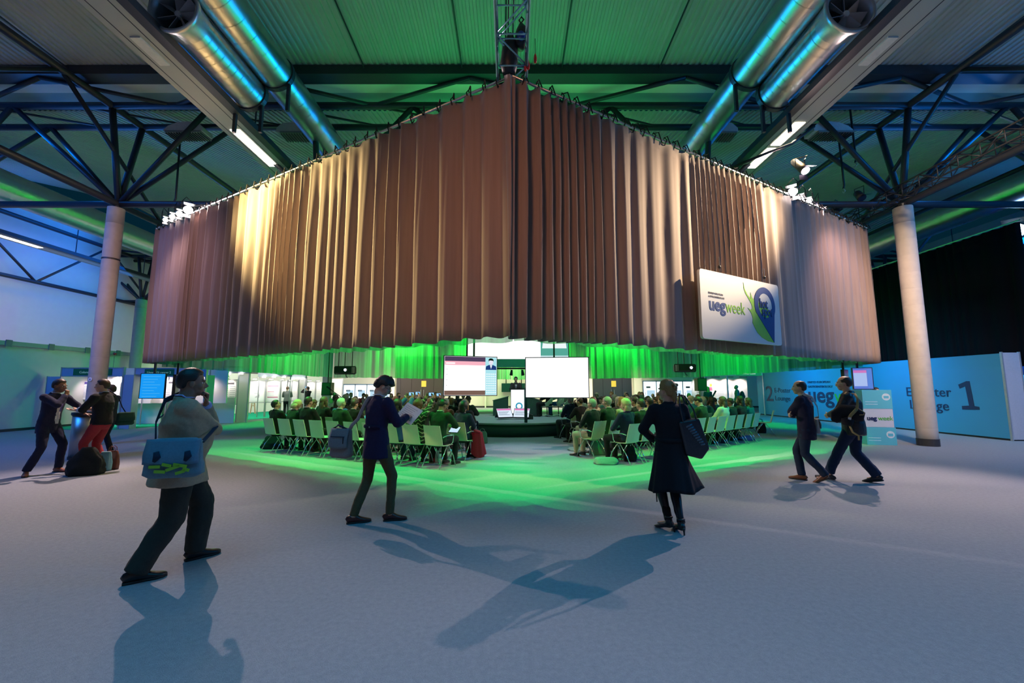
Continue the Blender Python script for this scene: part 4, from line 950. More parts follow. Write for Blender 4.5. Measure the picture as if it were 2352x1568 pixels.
cxp, czp, rp_ = SW*.786, SH*.625, SW*.143
b = MB()
flame = [(.516,.93),(.527,.83),(.56,.745),(.60,.69),(.602,.79),(.617,.72),(.64,.68),(.68,.50),(.74,.34),(.82,.16),(.885,.035),(.80,.05),(.72,.10),(.665,.165),(.634,.235),(.605,.315),(.611,.38),(.605,.43),(.59,.475),(.554,.54),(.585,.515),(.607,.53),(.613,.565),(.60,.62),(.57,.69),(.535,.76),(.516,.84)]
bm = bmesh.new(); vs = [bm.verts.new((SW*x, -.006, SH*y)) for x, y in flame]; es = [bm.edges.new((vs[i], vs[(i+1) % len(vs)])) for i in range(len(vs))]
bmesh.ops.triangle_fill(bm, use_beauty=True, edges=es); r_ = bmesh.ops.extrude_face_region(bm, geom=bm.faces[:]); bmesh.ops.translate(bm, verts=[v for v in r_['geom'] if isinstance(v, bmesh.types.BMVert)], vec=(0,.005,0)); bmesh.ops.recalc_face_normals(bm, faces=bm.faces[:])
me = bpy.data.meshes.new('flame'); bm.to_mesh(me); bm.free(); me.materials.append(lime); link('flame', me, sg)
# pin: circle with pointed foot leaning slightly to the right
def pinpoly(r, cx, cz, tip, n=40):
    o_ = []
    for i in range(n+1):
        a = R(-28)+R(236)*i/n; o_.append((cx+r*math.cos(a), cz+r*math.sin(a)*1.0))
    o_.append(tip); return o_
bm = bmesh.new(); po = pinpoly(rp_, cxp, czp, (SW*.885, SH*.035)); pi_ = [(cxp+.01+rp_*.66*math.cos(2*math.pi*i/36), czp-.01+rp_*.68*math.sin(2*math.pi*i/36)) for i in range(36)]
vo = [bm.verts.new((x, -.012, z)) for x, z in po]; vi = [bm.verts.new((x, -.012, z)) for x, z in pi_]
es = [bm.edges.new((vo[i], vo[(i+1) % len(vo)])) for i in range(len(vo))]+[bm.edges.new((vi[i], vi[(i+1) % 36])) for i in range(36)]
bmesh.ops.triangle_fill(bm, use_beauty=True, edges=es); r_ = bmesh.ops.extrude_face_region(bm, geom=bm.faces[:]); bmesh.ops.translate(bm, verts=[v for v in r_['geom'] if isinstance(v, bmesh.types.BMVert)], vec=(0,.006,0)); bmesh.ops.recalc_face_normals(bm, faces=bm.faces[:])
me = bpy.data.meshes.new('pin'); bm.to_mesh(me); bm.free(); me.materials.append(nvy); link('pin', me, sg)
MB().prism(pi_[::-1], -.008, -.003).build('pin_window', mat('sign_board', (.74,.70,.66)), sg)
low = [(cxp+.01+rp_*.66*math.cos(a), czp-.01+rp_*.68*math.sin(a)) for a in [R(170)+R(155)*i/20 for i in range(21)]]+[(cxp+rp_*.1, czp-rp_*.05)]
MB().prism(low[::-1], -.011, -.008).build('pin_green', lime, sg)
def stxt(s, u, v, size, m, bold=0, sx=1, y=-.014, nm='lettering'): text(nm, s, size, m, sg, (SW*u, y, SH*v), (1,0,0), (0,0,1), .006, bold, sx=sx)
def stfit(s, u0, u1, v, size, m, bold=0, y=-.004):
    o = text('lettering', s, size, m, None, (0,0,0), (1,0,0), (0,0,1), .006, bold); xs_ = [q_.co.x for q_ in o.data.vertices]; wd = max(xs_)-min(xs_); bpy.data.objects.remove(o)
    text('lettering', s, size, m, sg, (SW*u0, y, SH*v), (1,0,0), (0,0,1), .006, bold, sx=SW*(u1-u0)/wd)
stfit('hot', .706, .818, .575, SH*.21, nvy, .008, -.02); stfit('spot', .733, .884, .455, SH*.21, nvy, .008, -.02)
pg = mat('ink_palegrey', (.40,.36,.38)); stfit('UNITED EUROPEAN', .085, .25, .655, SH*.042, pg, -.001); stfit('GASTROENTEROLOGY', .085, .268, .605, SH*.042, pg, -.001)
stfit('ueg', .085, .272, .425, SH*.265, nvy, .010); stfit('week', .278, .516, .42, SH*.265, lime, 0)
# ================================================================ PEOPLE
def ik(a, c, l1, l2, pole):
    a, c, pole = V(a), V(c), V(pole); d = c-a; L0 = min(d.length, (l1+l2)*.999)
    d.normalize(); x = (l1*l1-l2*l2+L0*L0)/(2*L0); h = math.sqrt(max(0, l1*l1-x*x))
    p = pole-d*pole.dot(d)
    p = p.normalized() if p.length > 1e-5 else V((0,-1,0))
    return a+d*x+p*h, a+d*L0
def skeleton(**k):
    g = lambda n, d: k.get(n, d)
    S = {}
    P = V(g('pelvis', (0,0,.94))); lean = V(g('lean', (0,.02,1))).normalized()
    S['P'] = P; S['W'] = P+lean*.17; bend = V(g('bend', (0,0,1))); up2 = (lean+bend).normalized()
    S['C'] = S['W']+up2*.19; S['N'] = S['C']+up2*.175
    yaw = R(g('syaw', 0)); sd = V((math.cos(yaw), math.sin(yaw), 0)); S['sd'] = sd; S['up2'] = up2
    hy = R(g('hyaw', 0)); hd = V((math.cos(hy), math.sin(hy), 0)); S['hd'] = hd
    sh = g('shoulder', .185)
    sr = g('shrug', (0, 0))
    S['SR'] = S['C']+up2*(.115+sr[1])+sd*sh; S['SL'] = S['C']+up2*(.115+sr[0])-sd*sh
    S['HR'] = P+hd*.09+V((0,0,-.03)); S['HL'] = P-hd*.09+V((0,0,-.03))
    S['WR'] = V(g('handR', (.27,.06,.82))); S['WL'] = V(g('handL', (-.27,.06,.82)))
    S['ER'], S['WR'] = ik(S['SR'], S['WR'], .29, .26, g('poleR', (.4,-1,-.3)))
    S['EL'], S['WL'] = ik(S['SL'], S['WL'], .29, .26, g('poleL', (-.4,-1,-.3)))
    S['AR'] = V(g('footR', (.11,.0,.09))); S['AL'] = V(g('footL', (-.11,.0,.09)))
    S['KR'], S['AR'] = ik(S['HR'], S['AR'], .435, .43, g('kneeR', (0.05,1,0)))
    S['KL'], S['AL'] = ik(S['HL'], S['AL'], .435, .43, g('kneeL', (-.05,1,0)))
    S['tR'] = R(g('toeR', -8)); S['tL'] = R(g('toeL', 8))     # foot yaw; + turns left
    S['pR'] = R(g('pitchR', 0)); S['pL'] = R(g('pitchL', 0))  # heel lift
    ho = V(g('hoff', (0,.03,.15)))
    S['HM'] = Matrix.Rotation(R(g('headyaw', 0)), 3, 'Z') @ Matrix.Rotation(R(g('headroll', 0)), 3, 'Y') @ Matrix.Rotation(R(g('headpitch', 0)), 3, 'X')
    S['H'] = S['N']+V((0,0,.0))+ho
    S['k'] = k
    return S
def hand(mb, w_, d, n, T, curl=.5, s=1.0, spread=1.0):
    d = V(d).normalized(); n = V(n); n = (n-d*n.dot(d)).normalized(); T = V(T); T = (T-d*T.dot(d)-n*T.dot(n)).normalized()
    mb.loft([w_-d*.03*s, w_, w_+d*.045*s, w_+d*.085*s, w_+d*.095*s], [(.026*s,.020*s),(.027*s,.019*s),(.040*s,.016*s),(.041*s,.013*s),(.036*s,.010*s)], 12, side=T)
    for i, L0 in enumerate((.070, .079, .073, .056)):
        b = w_+d*(.086-.004*abs(i-1.2))*s+T*(.031-.0205*i)*s; dr = (d+T*(.10-.07*i)*spread).normalized(); pts = [b-dr*.012*s, b]; a = 0
        for q, f in enumerate((.44, .31, .25)):
            a += curl*(.75, 1.15, .8)[q]*(1+.06*i); dd = dr*math.cos(a)+n*math.sin(a); b = b+dd*L0*f*s; pts.append(b)
        mb.loft(pts, [.0085*s,.0092*s,.0088*s,.008*s,.0058*s], 8, side=T)
    b = w_+d*.018*s+T*.026*s; td = (d*.62+T*.75+n*.35).normalized(); t2 = (d*.9+T*.25+n*(.4+.3*curl)).normalized()
    mb.loft([b-td*.01, b, b+td*.038*s, b+td*.038*s+t2*.028*s, b+td*.038*s+t2*.05*s], [.013*s,.0135*s,.011*s,.0095*s,.0065*s], 8, side=n)
def body_mb(S, fat=1.0, female=False):
    mb = MB(); H, HM = S['H'], S['HM']; q = lambda x, y, z: H+HM @ V((x, y, z))
    E = lambda c, r, seg=20: mb.ell(q(*c), r, HM, seg, 14)
    E((0,-.012,.030), (.075,.097,.094)); E((0,.028,-.022), (.060,.066,.088)); E((0,.050,-.088), (.034,.036,.028)); E((0,.030,-.070), (.053,.052,.038))
    for s in (-1, 1):
        E((s*.040,.052,-.030), (.024,.030,.028)); E((s*.077,-.008,-.012), (.011,.022,.032), 12); E((s*.030,.083,.024), (.024,.016,.009), 10)
        E((s*.013,.098,-.034), (.009,.011,.008), 8)
    mb.loft([q(0,.082,.022), q(0,.096,.0), q(0,.114,-.026), q(0,.100,-.040)], [.008,.010,.014,.008], 10, side=HM @ V((1,0,0)))
    E((0,.087,-.060), (.023,.011,.006), 10); E((0,.085,-.069), (.020,.011,.006), 10)
    mb.loft([q(0,-.028,.0), q(0,-.018,-.08), S['N']+V((0,.005,.01)), S['N']-S['up2']*.06], [(.052,.058),(.052*fat**.6,.055*fat**.6),(.058*fat**.5,.060*fat**.5),(.09,.07)], 18)
    sd, hd = S['sd'], S['hd']
    mb.loft([S['P']-V((0,0,.10)), S['P'], S['W'], S['C'], S['C']+S['up2']*.10, S['N']-S['up2']*.02], [(.10,.08),(.15,.10),(.125,.09),(.15,.10),(.15,.08),(.06,.05)], 18, side=sd)
    for a in 'RL':
        sh, e, w_ = S['S'+a], S['E'+a], S['W'+a]
        mb.loft([sh, (sh+e)/2, e, e+(w_-e)*.35, w_], [.055,.045,.038,.036,.025], 12); mb.ell(sh, (.055,.055,.055)); mb.ell(e, (.038,.038,.038))
        h, k_, an = S['H'+a], S['K'+a], S['A'+a]
        mb.loft([h, (h+k_)/2, k_, k_+(an-k_)*.3, an+V((0,0,-.02))], [.08,.07,.05,.05,.036], 14); mb.ell(k_, (.05,.05,.05)); mb.ell(h, (.085,.085,.085))
        t = S['t'+a]; fd = V((-math.sin(t), math.cos(t), 0)); mb.loft([an-fd*.03-V((0,0,.03)), an+fd*.06-V((0,0,.045)), an+fd*.14-V((0,0,.06))], [(.03,.03),(.035,.022),(.028,.012)], 10, side=(fd.y,-fd.x,0))
    kk = S['k']
    for a, sg in (('R', 1), ('L', -1)):
        w_ = S['W'+a]; fa = (w_-S['E'+a]).normalized()
        d = V(kk.get('hd'+a, fa)); n = V(kk.get('pn'+a, (-sg,0,0))); T = V(kk.get('th'+a, (0,1,0)))
        hand(mb, w_, d, n, T, kk.get('curl'+a, .45))
    return mb
def paint_face(me, S):
    """eyes, brows and lips as small areas of their own material"""
    H, HMi = S['H'], S['HM'].transposed()
    for p in me.polygons:
        c = HMi @ (p.center-H)
        if c.y > .05 and abs(c.z) < .1:
            ax = abs(c.x)
            if .017 < ax < .043 and -.004 < c.z < .011: p.material_index = 1 if abs(ax-.030) > .006 else 2
            elif .012 < ax < .048 and .027 < c.z < .035: p.material_index = 2
            elif ax < .024 and -.074 < c.z < -.056: p.material_index = 3
eye_w = mat('eye_white', (.6,.58,.56), .3); dark_f = mat('brow_dark', (.02,.015,.012), .6); lip_m = mat('lip', (.40,.16,.13), .5)
def wrinkle(me, amp=.006, f=9, seed=0, zf=.45):
    me.update()
    nn = [v.normal.copy() for v in me.vertices]
    for v, n in zip(me.vertices, nn):
        c = v.co; a = noise.noise(V((c.x*f, c.y*f, c.z*f*zf+seed)))+.5*noise.noise(V((c.x*f*2.3+5, c.y*f*2.3, c.z*f*2+seed)))
        v.co = c+n*a*amp
def jacket_mb(S, fat=1.0, length=.13, loose=0.0, sleeve=1.0, wrist=.04, flare=0, hips=1.0, collar=True, belly=0, chest=1.0):
    mb = MB(); sd, up = S['sd'], S['up2']; P, W_, C_, N_ = S['P'], S['W'], S['C'], S['N']; L = loose
    f = fat; b = V((0,1,0))*belly
    dn = S['k'].get('hemdir', V((0,0,-1))); dn = V(dn)
    pts = [P+dn*length, P+dn*length*.5, P+V((0,0,.02)), W_+b*.6, (W_+C_)/2+b*.7, C_+b*.2, C_+up*.08, C_+up*.13, C_+up*.165, N_+up*.0]
    rad = [((.178+flare+L)*hips*f, (.128+flare+L)*f), ((.178+flare*.5+L)*hips*f, (.13+flare*.5+L)*f), ((.172+L)*hips*f, (.128+L)*f), ((.152+L)*f, (.118+L)*f+belly*.5), ((.165+L)*f*chest, (.122+L)*f+belly*.4), ((.182+L)*f*chest, (.128+L)*f), ((.19+L)*chest*f**.7, .115*f**.7), ((.165+L)*chest*f**.5, .10*f**.5), (.11,.085), (.066*f**.4,.066*f**.4)]
    mb.loft(pts, rad, 28, side=sd)
    for a in 'RL':
        sh, e, w_ = S['S'+a], S['E'+a], S['W'+a]; g = f**.6
        mb.ell(sh, (.073*g,.073*g,.070*g)); mb.ell(e, (.056*g,.056*g,.056*g))
        w2 = e+(w_-e)*sleeve
        mb.loft([sh, sh+(e-sh)*.5, e], [(.074+L*.4)*g, (.064+L*.4)*g, (.056+L*.3)*g], 16)
        mb.loft([e, e+(w2-e)*.5, w2], [(.056+L*.3)*g, (.050+L*.2)*g, wrist+.008], 16)
    if collar: mb.loft([N_+V((.058*math.cos(t)*f**.3, .060*math.sin(t)*f**.3-.002, .005+(.014 if math.sin(t) < 0 else -.012))) for t in [i*math.pi/8 for i in range(16)]], [(.013,.022)]*16, 8, side=(0,0,1), closed=True)
    return mb
def trouser_mb(S, fat=1.0, hem=.062, knee=1.0, top=.06, seat=1.0):
    mb = MB(); hd = S['hd']; P = S['P']; f = fat
    mb.loft([P+V((0,0,top)), P, P+V((0,-.01*seat,-.09)), P+V((0,0,-.14))], [(.155*f,.115*f),(.165*f,.125*f),(.162*f,.125*f),(.10*f,.09*f)], 24, side=hd)
    for a in 'RL':
        h, k_, an = S['H'+a], S['K'+a], S['A'+a]; dn = (an-k_).normalized()
        mb.ell(h+V((0,0,-.02)), (.095*f,.10*f,.10*f)); mb.ell(k_, (.066*f*knee,)*3)
        mb.loft([h, h+(k_-h)*.4, k_], [.098*f, .088*f, .068*f*knee], 18)
        mb.loft([k_, k_+(an-k_)*.35, k_+(an-k_)*.75, an-dn*.0+V((0,0,-.01))], [.068*f*knee, .066*f*knee, hem+.002, hem], 18)
    return mb
def shoe_mb(an, t, ln=.28, w_=.047, heel=0, pitch=0, z0=0):
    """shoe under the ankle; t yaw, pitch = heel lift"""
    mb = MB(); M = Matrix.Rotation(t, 4, 'Z'); k = ln/.28
    pts = []; rad = []
    for y, hw, zc, hh in ((-.075,.022,.035,.028),(-.06,.033,.045,.042),(-.02,.037,.055,.052),(.03,.036,.050,.048),(.08,.043,.036,.034),(.13,.047,.028,.026),(.17,.042,.024,.021),(.195,.028,.020,.016),(.205,.012,.018,.010)):
        pts.append((0, y*k, zc)); rad.append((hw*w_/.047, hh))
    mb.loft(pts, rad, 14, side=(1,0,0))
    mb.v = [V((p.x, p.y, max(0.002, p.z))) for p in mb.v]
    s = MB(); o = [(-.03*k,-.075*k),(.03*k,-.075*k),(.038,-.02),(.036,.05),(.047,.13*k),(.036,.18*k),(.0,.208*k),(-.036,.18*k),(-.047,.13*k),(-.036,.05),(-.038,-.02)]
    n = len(mb.v)
    MM = Matrix(((1,0,0,0),(0,0,1,0),(0,1,0,0),(0,0,0,1)))
    mb.cur = 1; mb.prism([(x, y) for x, y in o], 0, .018, MM)
    piv = V((0, .12*k, 0)); Rx = Matrix.Rotation(-pitch, 4, 'X')
    mb.v = [M @ (Rx @ (p-piv)+piv) for p in mb.v]
    mb.v = [p+V((an.x, an.y, max(0, an.z-.085-.0)*0)) for p in mb.v]
    return mb
def smooth01(x): x = max(0, min(1, x)); return x*x*(3-2*x)
def hair_mb(S, style='short', seed=0, vol=1.0, seg=44, rings=30):
    mb = MB(); H, HM = S['H'], S['HM']; c0_ = V((0,-.012,.028)); k = 0
    def front(t): return t
    for i in range(rings+1):
        th = math.pi*i/rings
        for j in range(seg):
            ph = 2*math.pi*j/seg; d = V((math.sin(th)*math.sin(ph), math.sin(th)*math.cos(ph), math.cos(th)))
            az = abs((ph+math.pi) % (2*math.pi)-math.pi)
            r = 1/math.sqrt((d.x/.078)**2+(d.y/.101)**2+(d.z/(.100 if d.z > 0 else .100+.035*smooth01((az-1.7)/.5)))**2)
            if az < .75: zb = .52
            elif az < 1.35: zb = .52+(-.18-.52)*smooth01((az-.75)/.6)
            elif az < 1.9: zb = -.18
            else: zb = -.18+(-.74+.18)*smooth01((az-1.8)/.6)
            if style in ('long', 'bob') and az > 1.2: zb = -.95
            if style == 'curly' and az > 1.2: zb = -.75
            c = smooth01((d.z-zb)/.30+.45)
            if style == 'bald': c *= smooth01((.58+.36*smooth01((az-1.3)/.9)-d.z)/.3+.3)*smooth01((az-.85)/.4)
            th_ = {'short': .012, 'crop': .006, 'bald': .008, 'long': .020, 'bob': .028, 'curly': .034, 'updo': .020, 'fringe': .022}[style]*vol
            if style == 'fringe' and az < 1.1: c = smooth01((d.z-.30)/.20+.5); th_ *= .55+.9*smooth01(d.z/.5+.2)
            nz = noise.noise(V((d.x*9+seed, d.y*9, d.z*5)))*.25+noise.noise(V((d.x*26, d.y*26+seed, d.z*12)))*.22
            rr_ = r-.014*(1-c)+th_*c*(1+nz)
            mb.v.append(H+HM @ (c0_+d*rr_))
    for i in range(rings):
        for j in range(seg):
            a = i*seg+j; b = i*seg+(j+1) % seg; mb.face((a, a+seg, b+seg, b))
    q = lambda x, y, z: H+HM @ V((x, y, z)); X = HM @ V((1,0,0))
    if style in ('long',):
        mb.loft([q(0,-.05,.05), q(0,-.085,-.03), q(0,-.095,-.10), S['H']+V((0,-.095,-.18)), S['H']+V((0,-.10,-.26)), S['H']+V((0,-.095,-.32))], [(.06,.05),(.088,.045),(.09,.038),(.088,.032),(.07,.026),(.03,.014)], 18, side=X)
        for s in (-1, 1): mb.loft([q(s*.06,.0,.05), q(s*.084,.005,-.03), q(s*.082,.01,-.11), q(s*.078,.0,-.19)], [(.03,.03),(.022,.036),(.022,.034),(.01,.015)], 12)
    if style == 'bob':
        mb.loft([q(0,-.05,.04), q(0,-.075,-.03), q(0,-.07,-.10), q(0,-.05,-.125)], [(.07,.05),(.10,.055),(.098,.055),(.06,.03)], 20, side=X)
    if style == 'updo':
        for a, b_, r_ in (((0,-.10,.06),(0,-.145,.045),.036), ((.03,-.10,.075),(.045,-.13,.09),.022), ((-.02,-.105,.08),(-.04,-.14,.095),.020), ((0,-.11,.0),(.012,-.13,-.03),.028)):
            mb.loft([q(*a), [ (q(*a)[i]+q(*b_)[i])/2 for i in range(3)], q(*b_)], [r_*.8, r_, r_*.55], 12)
        mb.loft([q(0,-.09,.0), q(0,-.115,-.05), q(.005,-.11,-.10), q(.008,-.10,-.125)], [.035,.03,.02,.006], 12)
    return mb
skinA = mat('skin_light', (.55,.33,.23), .5, noise_amt=.06, scale=30); skinB = mat('skin_tan', (.36,.20,.13), .5, noise_amt=.06, scale=30); skinC = mat('skin_brown', (.24,.13,.085), .5, noise_amt=.06, scale=30)
def hmat(n, c): return mat('hair_'+n, c, .5, noise_amt=.35, scale=60, bump=.25, bscale=90)
HAIR = dict(black=hmat('black', (.012,.010,.010)), dark=hmat('dark_brown', (.035,.022,.015)), brown=hmat('brown', (.11,.06,.035)), red=hmat('red_brown', (.16,.05,.025)), blond=hmat('blond', (.27,.145,.045)), lblond=hmat('light_blond', (.55,.42,.22)), grey=hmat('grey', (.30,.29,.27)), white=hmat('white', (.55,.54,.50)))
def cloth(n, c, **k): return mat('cloth_'+n, c, .85, noise_amt=.18, scale=55, bump=.25, spec=.2, sheen=.03, **k)
def set_mats(me, *ms):
    me.materials.clear(); [me.materials.append(m) for m in ms]
def straps(pts, w_, th, up=(0,0,1)):
    """flat strap along pts"""
    mb = MB(); pts = [V(p) for p in pts]
    mb.loft(pts, [(w_/2, th/2)]*len(pts), 8, side=up); return mb
def make_person(label, loc, rz, S, cl, hair, hairm, skin, vox=.007, height=1.75, group=None, extra=None, fig=None, jk=None, tr=None, sho=None, seed=0):
    t = empty('person', loc, rz, label, 'person', group); s = height/1.76; t.scale = (s, s, s)
    b = remesh(body_mb(S, **(fig or {})), vox, 'body', 2); set_mats(b, skin, eye_w, dark_f, lip_m); paint_face(b, S); link('body', b, t)
    j = remesh(jacket_mb(S, **(jk or {})), .012, 'jacket', 5); wrinkle(j, .008, 11, seed); set_mats(j, cl['jacket']); link(cl.get('jacket_name', 'jacket'), j, t)
    if cl.get('trousers'):
        j = remesh(trouser_mb(S, **(tr or {})), .012, 'trousers', 5); wrinkle(j, .009, 10, seed+3, .7); set_mats(j, cl['trousers']); link(cl.get('trouser_name', 'trousers'), j, t)
    if cl.get('shoes'):
        for a in 'RL':
            m_ = shoe_mb(S['A'+a], S['t'+a], pitch=S['p'+a], **(sho or {})); m_.build('shoe', [cl['shoes'], mat('sole_dark', (.02,.015,.012), .7)], t, True)
    if cl.get('shirt'):
        N_ = S['N']; c = MB(); c.loft([N_+V((.056*math.cos(u), .058*math.sin(u), .024+(.016 if math.sin(u) < 0 else -.004))) for u in [i*math.pi/8 for i in range(16)]], [(.007,.022)]*16, 8, side=(0,0,1), closed=True); c.build('shirt_collar', cl['shirt'], t, True)
    if hair: hair_mb(S, hair, seed).build('hair', hairm, t, True)
    if extra: extra(t, S)
    return t
def glasses(t, S, m=None):
    m = m or mat('spectacle_black', (.01,.01,.01), .3); H, HM = S['H'], S['HM']; q = lambda x, y, z: H+HM @ V((x, y, z)); g_ = MB()
    for s in (-1, 1):
        g_.tube([q(s*.031+.022*math.cos(a), .108-.006*abs(math.cos(a)), .002+.017*math.sin(a)) for a in [i*math.pi/6 for i in range(13)]], .0022, 5)
        g_.tube([q(s*.053,.103,.006), q(s*.078,.06,.006), q(s*.082,-.01,.0)], .0022, 5)
    g_.tube([q(-.010,.112,.006), q(.010,.112,.006)], .0022, 5); return g_.build('spectacles', m, t, True)

# ---- 1 the thinking man in the beige jacket
p = floor_at(398, 1308)
S1 = skeleton(pelvis=(0,-.02,.93), lean=(0,-.02,1), bend=(0,.03,1), shoulder=.20, handL=(.0,.135,1.43), poleL=(-.7,.4,-1), handR=(-.16,.27,1.16), poleR=(1,.25,-.5),
     footL=(-.17,.16,.09), footR=(.10,-.25,.09), toeL=10, toeR=-2, kneeR=(.1,1,0), kneeL=(-.1,1,0), headpitch=-2, hoff=(0,.045,.15), curlL=1.35, hdL=(.15,.1,1), pnL=(.1,-1,.1), thL=(1,.1,0), hdR=(-1,.1,.05), pnR=(0,-1,0), thR=(0,0,1), curlR=.6)
beige = cloth('beige_wool', (.36,.29,.20)); olive = cloth('charcoal_olive', (.035,.038,.032)); bluec = cloth('pale_blue_cotton', (.35,.40,.75))
def ex1(t, S):
    g_ = S['H']; HM = S['HM']; q = lambda x, y, z: S['H']+HM @ V((x, y, z))
    MB().loft([q(0,.088,-.078), q(0,.088,-.095), q(0,.078,-.112)], [(.020,.012),(.024,.014),(.014,.010)], 10, side=HM @ V((1,0,0))).build('goatee', HAIR['black'], t, True)
    e, w_ = S['EL'], S['WL']; d = (w_-e).normalized(); MB().loft([w_-d*.075, w_-d*.012], [.044,.042], 16).build('shirt_cuff', bluec, t, True)
    MB().loft([w_-d*.10, w_-d*.085], [.047,.047], 16).build('watch', pole_m, t, True)
t1 = make_person('standing person in a beige jacket with hand at the chin and a blue shoulder bag', (p.x, p.y, 0), R(-49), S1, dict(jacket=beige, trousers=olive, shoes=mat('leather_black', (.012,.014,.016), .3), shirt=bluec), 'short', HAIR['black'], skinC, .0065, 1.80, None, ex1, fig=dict(fat=1.35), jk=dict(fat=1.2, length=.19, loose=.025, flare=.03, belly=.06, sleeve=.86), tr=dict(fat=1.28, hem=.088, knee=1.12), seed=1)
# his satchel, a thing of its own
def satchel(loc, rz, w_, h_, d_, m, mflap, label, strap_pts, mstrap, print_m=None, scale=1, strap_w=.05, pocket=None):
    t = empty('shoulder_bag', loc, rz, label, 'bag')
    b = MB(); k = 12; pts = []; rad = []
    for i in range(k+1):
        z = -h_/2+h_*i/k; e = 1-.10*(i/k)-.22*max(0, (abs(i/k-.5)*2-.85)/.15)**2; pts.append((0,0,z)); rad.append((w_/2*e*(1.05 if i < k*.4 else 1), d_/2*(1.15-.5*i/k)*e))
    mb = MB(); n = 28
    for p_, (rx, ry) in zip(pts, rad):
        for j in range(n):
            a = 2*math.pi*j/n; c, s = math.cos(a), math.sin(a); c = math.copysign(abs(c)**.45, c); s = math.copysign(abs(s)**.6, s); mb.v.append(V((rx*c, ry*s, p_[2])))
    for i in range(k):
        for j in range(n): mb.face((i*n+j, i*n+(j+1) % n, (i+1)*n+(j+1) % n, (i+1)*n+j))
    mb.face(range(n)[::-1]); mb.face([k*n+j for j in range(n)])
    mb.build('body', m, t, True)
    f = MB()
    for i in range(9):
        z = h_/2*.98-h_*.62*i/8; e = (w_/2)*(.93+.02*i/8); y = -d_/2*(.62+.55*min(1, i/5))-.006
        for j in range(9): f.v.append(V((-e+2*e*j/8, y+.012*abs(j/4-1)**2+.004*math.sin(j*1.7+i), z-.02*math.sin(j*math.pi/8)*(i/8))))
    for i in range(8):
        for j in range(8): f.face((i*9+j, i*9+j+1, i*9+j+10, i*9+j+9))
    o = f.build('flap', mflap, t, True); md = o.modifiers.new('thick', 'SOLIDIFY'); md.thickness = .01
    straps(strap_pts, strap_w, .008).build('strap', mstrap, t, True)
    return t
bagblue = cloth('bag_blue', (.13,.24,.31)); bagdk = cloth('bag_navy', (.015,.03,.06)); limep = mat('print_lime', (.25,.50,.03), .5)
def place_world(t, p):   # person-local point to world
    bpy.context.view_layer.update(); return t.matrix_world @ V(p)
bw_ = place_world(t1, (.33,-.07,1.00)); base = (bw_.x, bw_.y, bw_.z)
bang = R(-49)
def tob(pt, wl, rz): return Matrix.Rotation(-rz, 3, 'Z') @ (place_world(t1, pt)-V(wl))
brz = R(-8)+math.atan2(p.x, -p.y)*0+R(22)
wp = lambda t, pt, wl, rz: Matrix.Rotation(-rz, 3, 'Z') @ (place_world(t, pt)-V(wl))
sp_ = [V((-.20,0,.10))]+[wp(t1, q_, base, brz) for q_ in ((.21,-.20,1.10),(.15,-.21,1.28),(.02,-.16,1.46),(-.10,-.04,1.525),(-.13,.06,1.50))]
sb = satchel(base, brz, .42, .32, .12, bagblue, cloth('bag_blue_flap', (.11,.23,.33)), 'blue messenger bag with lime print hanging at the hip of the person in beige', sp_, bagdk)
MB().bar((.19,0,.12), tuple(wp(t1, (.10,.22,1.22), base, brz)), .03, .01).build('strap', bagdk, sb)
for i, (x0, x1, z) in enumerate(((-.14,-.06,-.06),(-.05,.02,-.05),(-.02,.08,-.075),(.03,.13,-.055),(-.10,-.02,-.10),(.05,.12,-.11),(.10,.15,-.09))):
    MB().box((-(x1-x0)/2,-.003,-.011), ((x1-x0)/2,.003,.013), Matrix.Translation(((x0+x1)/2,-.094,z)) @ Matrix.Rotation(.35*math.sin(i*2.3), 4, 'Y')).build('lime_print', limep, sb)
for x in (-.10,.12): MB().loft([(x,-.085,.06),(x+.01,-.09,.02),(x-.01,-.09,-.02)], [(.02,.004),(.028,.004),(.012,.003)], 10).build('dark_patch', bagdk, sb, True)

# ---- 2 the reader in the navy coat
p = floor_at(858, 1196)
S2 = skeleton(pelvis=(0,0,.95), lean=(0,-.03,1), bend=(0,.13,1), shoulder=.175, handR=(.13,.36,1.24), poleR=(.6,-.6,-1), handL=(-.12,.36,1.20), poleL=(-.8,-.2,-1),
     footR=(.14,.13,.09), footL=(-.12,-.20,.09), toeR=-38, toeL=-30, headpitch=-34, headyaw=-28, hoff=(.005,.06,.135), curlR=.9, curlL=.8, hdR=(-.5,.8,.1), pnR=(-.3,-.2,-1), thR=(-1,0,.3), hdL=(.5,.8,.1), pnL=(0,0,1), thL=(-.9,0,.2))
navyc = cloth('navy_wool', (.020,.016,.055)); khaki = cloth('olive_khaki', (.095,.078,.038)); 
def ex2(t, S):
    glasses(t, S)
    W = S['W']; MB().loft([W+V((.172*math.cos(a), .132*math.sin(a)-.0, .015)) for a in [math.pi*1.15+i*math.pi*.7/10 for i in range(11)]], [(.02,.008)]*11, 8, side=(0,0,1)).build('coat_belt', cloth('navy_wool2', (.016,.012,.04)), t, True)
    MB().ell(W+V((.06,-.142,.015)), (.011,.006,.011)).build('button', mat('button', (.25,.22,.2), .3), t, True)
    for a in 'RL':
        an = S['A'+a]; MB().loft([an+V((0,0,.0)), an+V((0,0,-.02))], [.040,.040], 12).build('ankle', skinA, t, True)
t2 = make_person('standing person in a navy coat and khaki trousers reading a sheet of paper', (p.x, p.y, 0), R(-38), S2, dict(jacket=navyc, jacket_name='coat', trousers=khaki, shoes=mat('leather_oxblood', (.07,.016,.016), .3), shirt=mat('shirt_pale', (.6,.6,.65), .7)), 'fringe', HAIR['black'], skinA, .0065, 1.76, None, ex2, jk=dict(length=.20, loose=.004, flare=.012, sleeve=.96), tr=dict(hem=.052, knee=.95, fat=.96), seed=4)
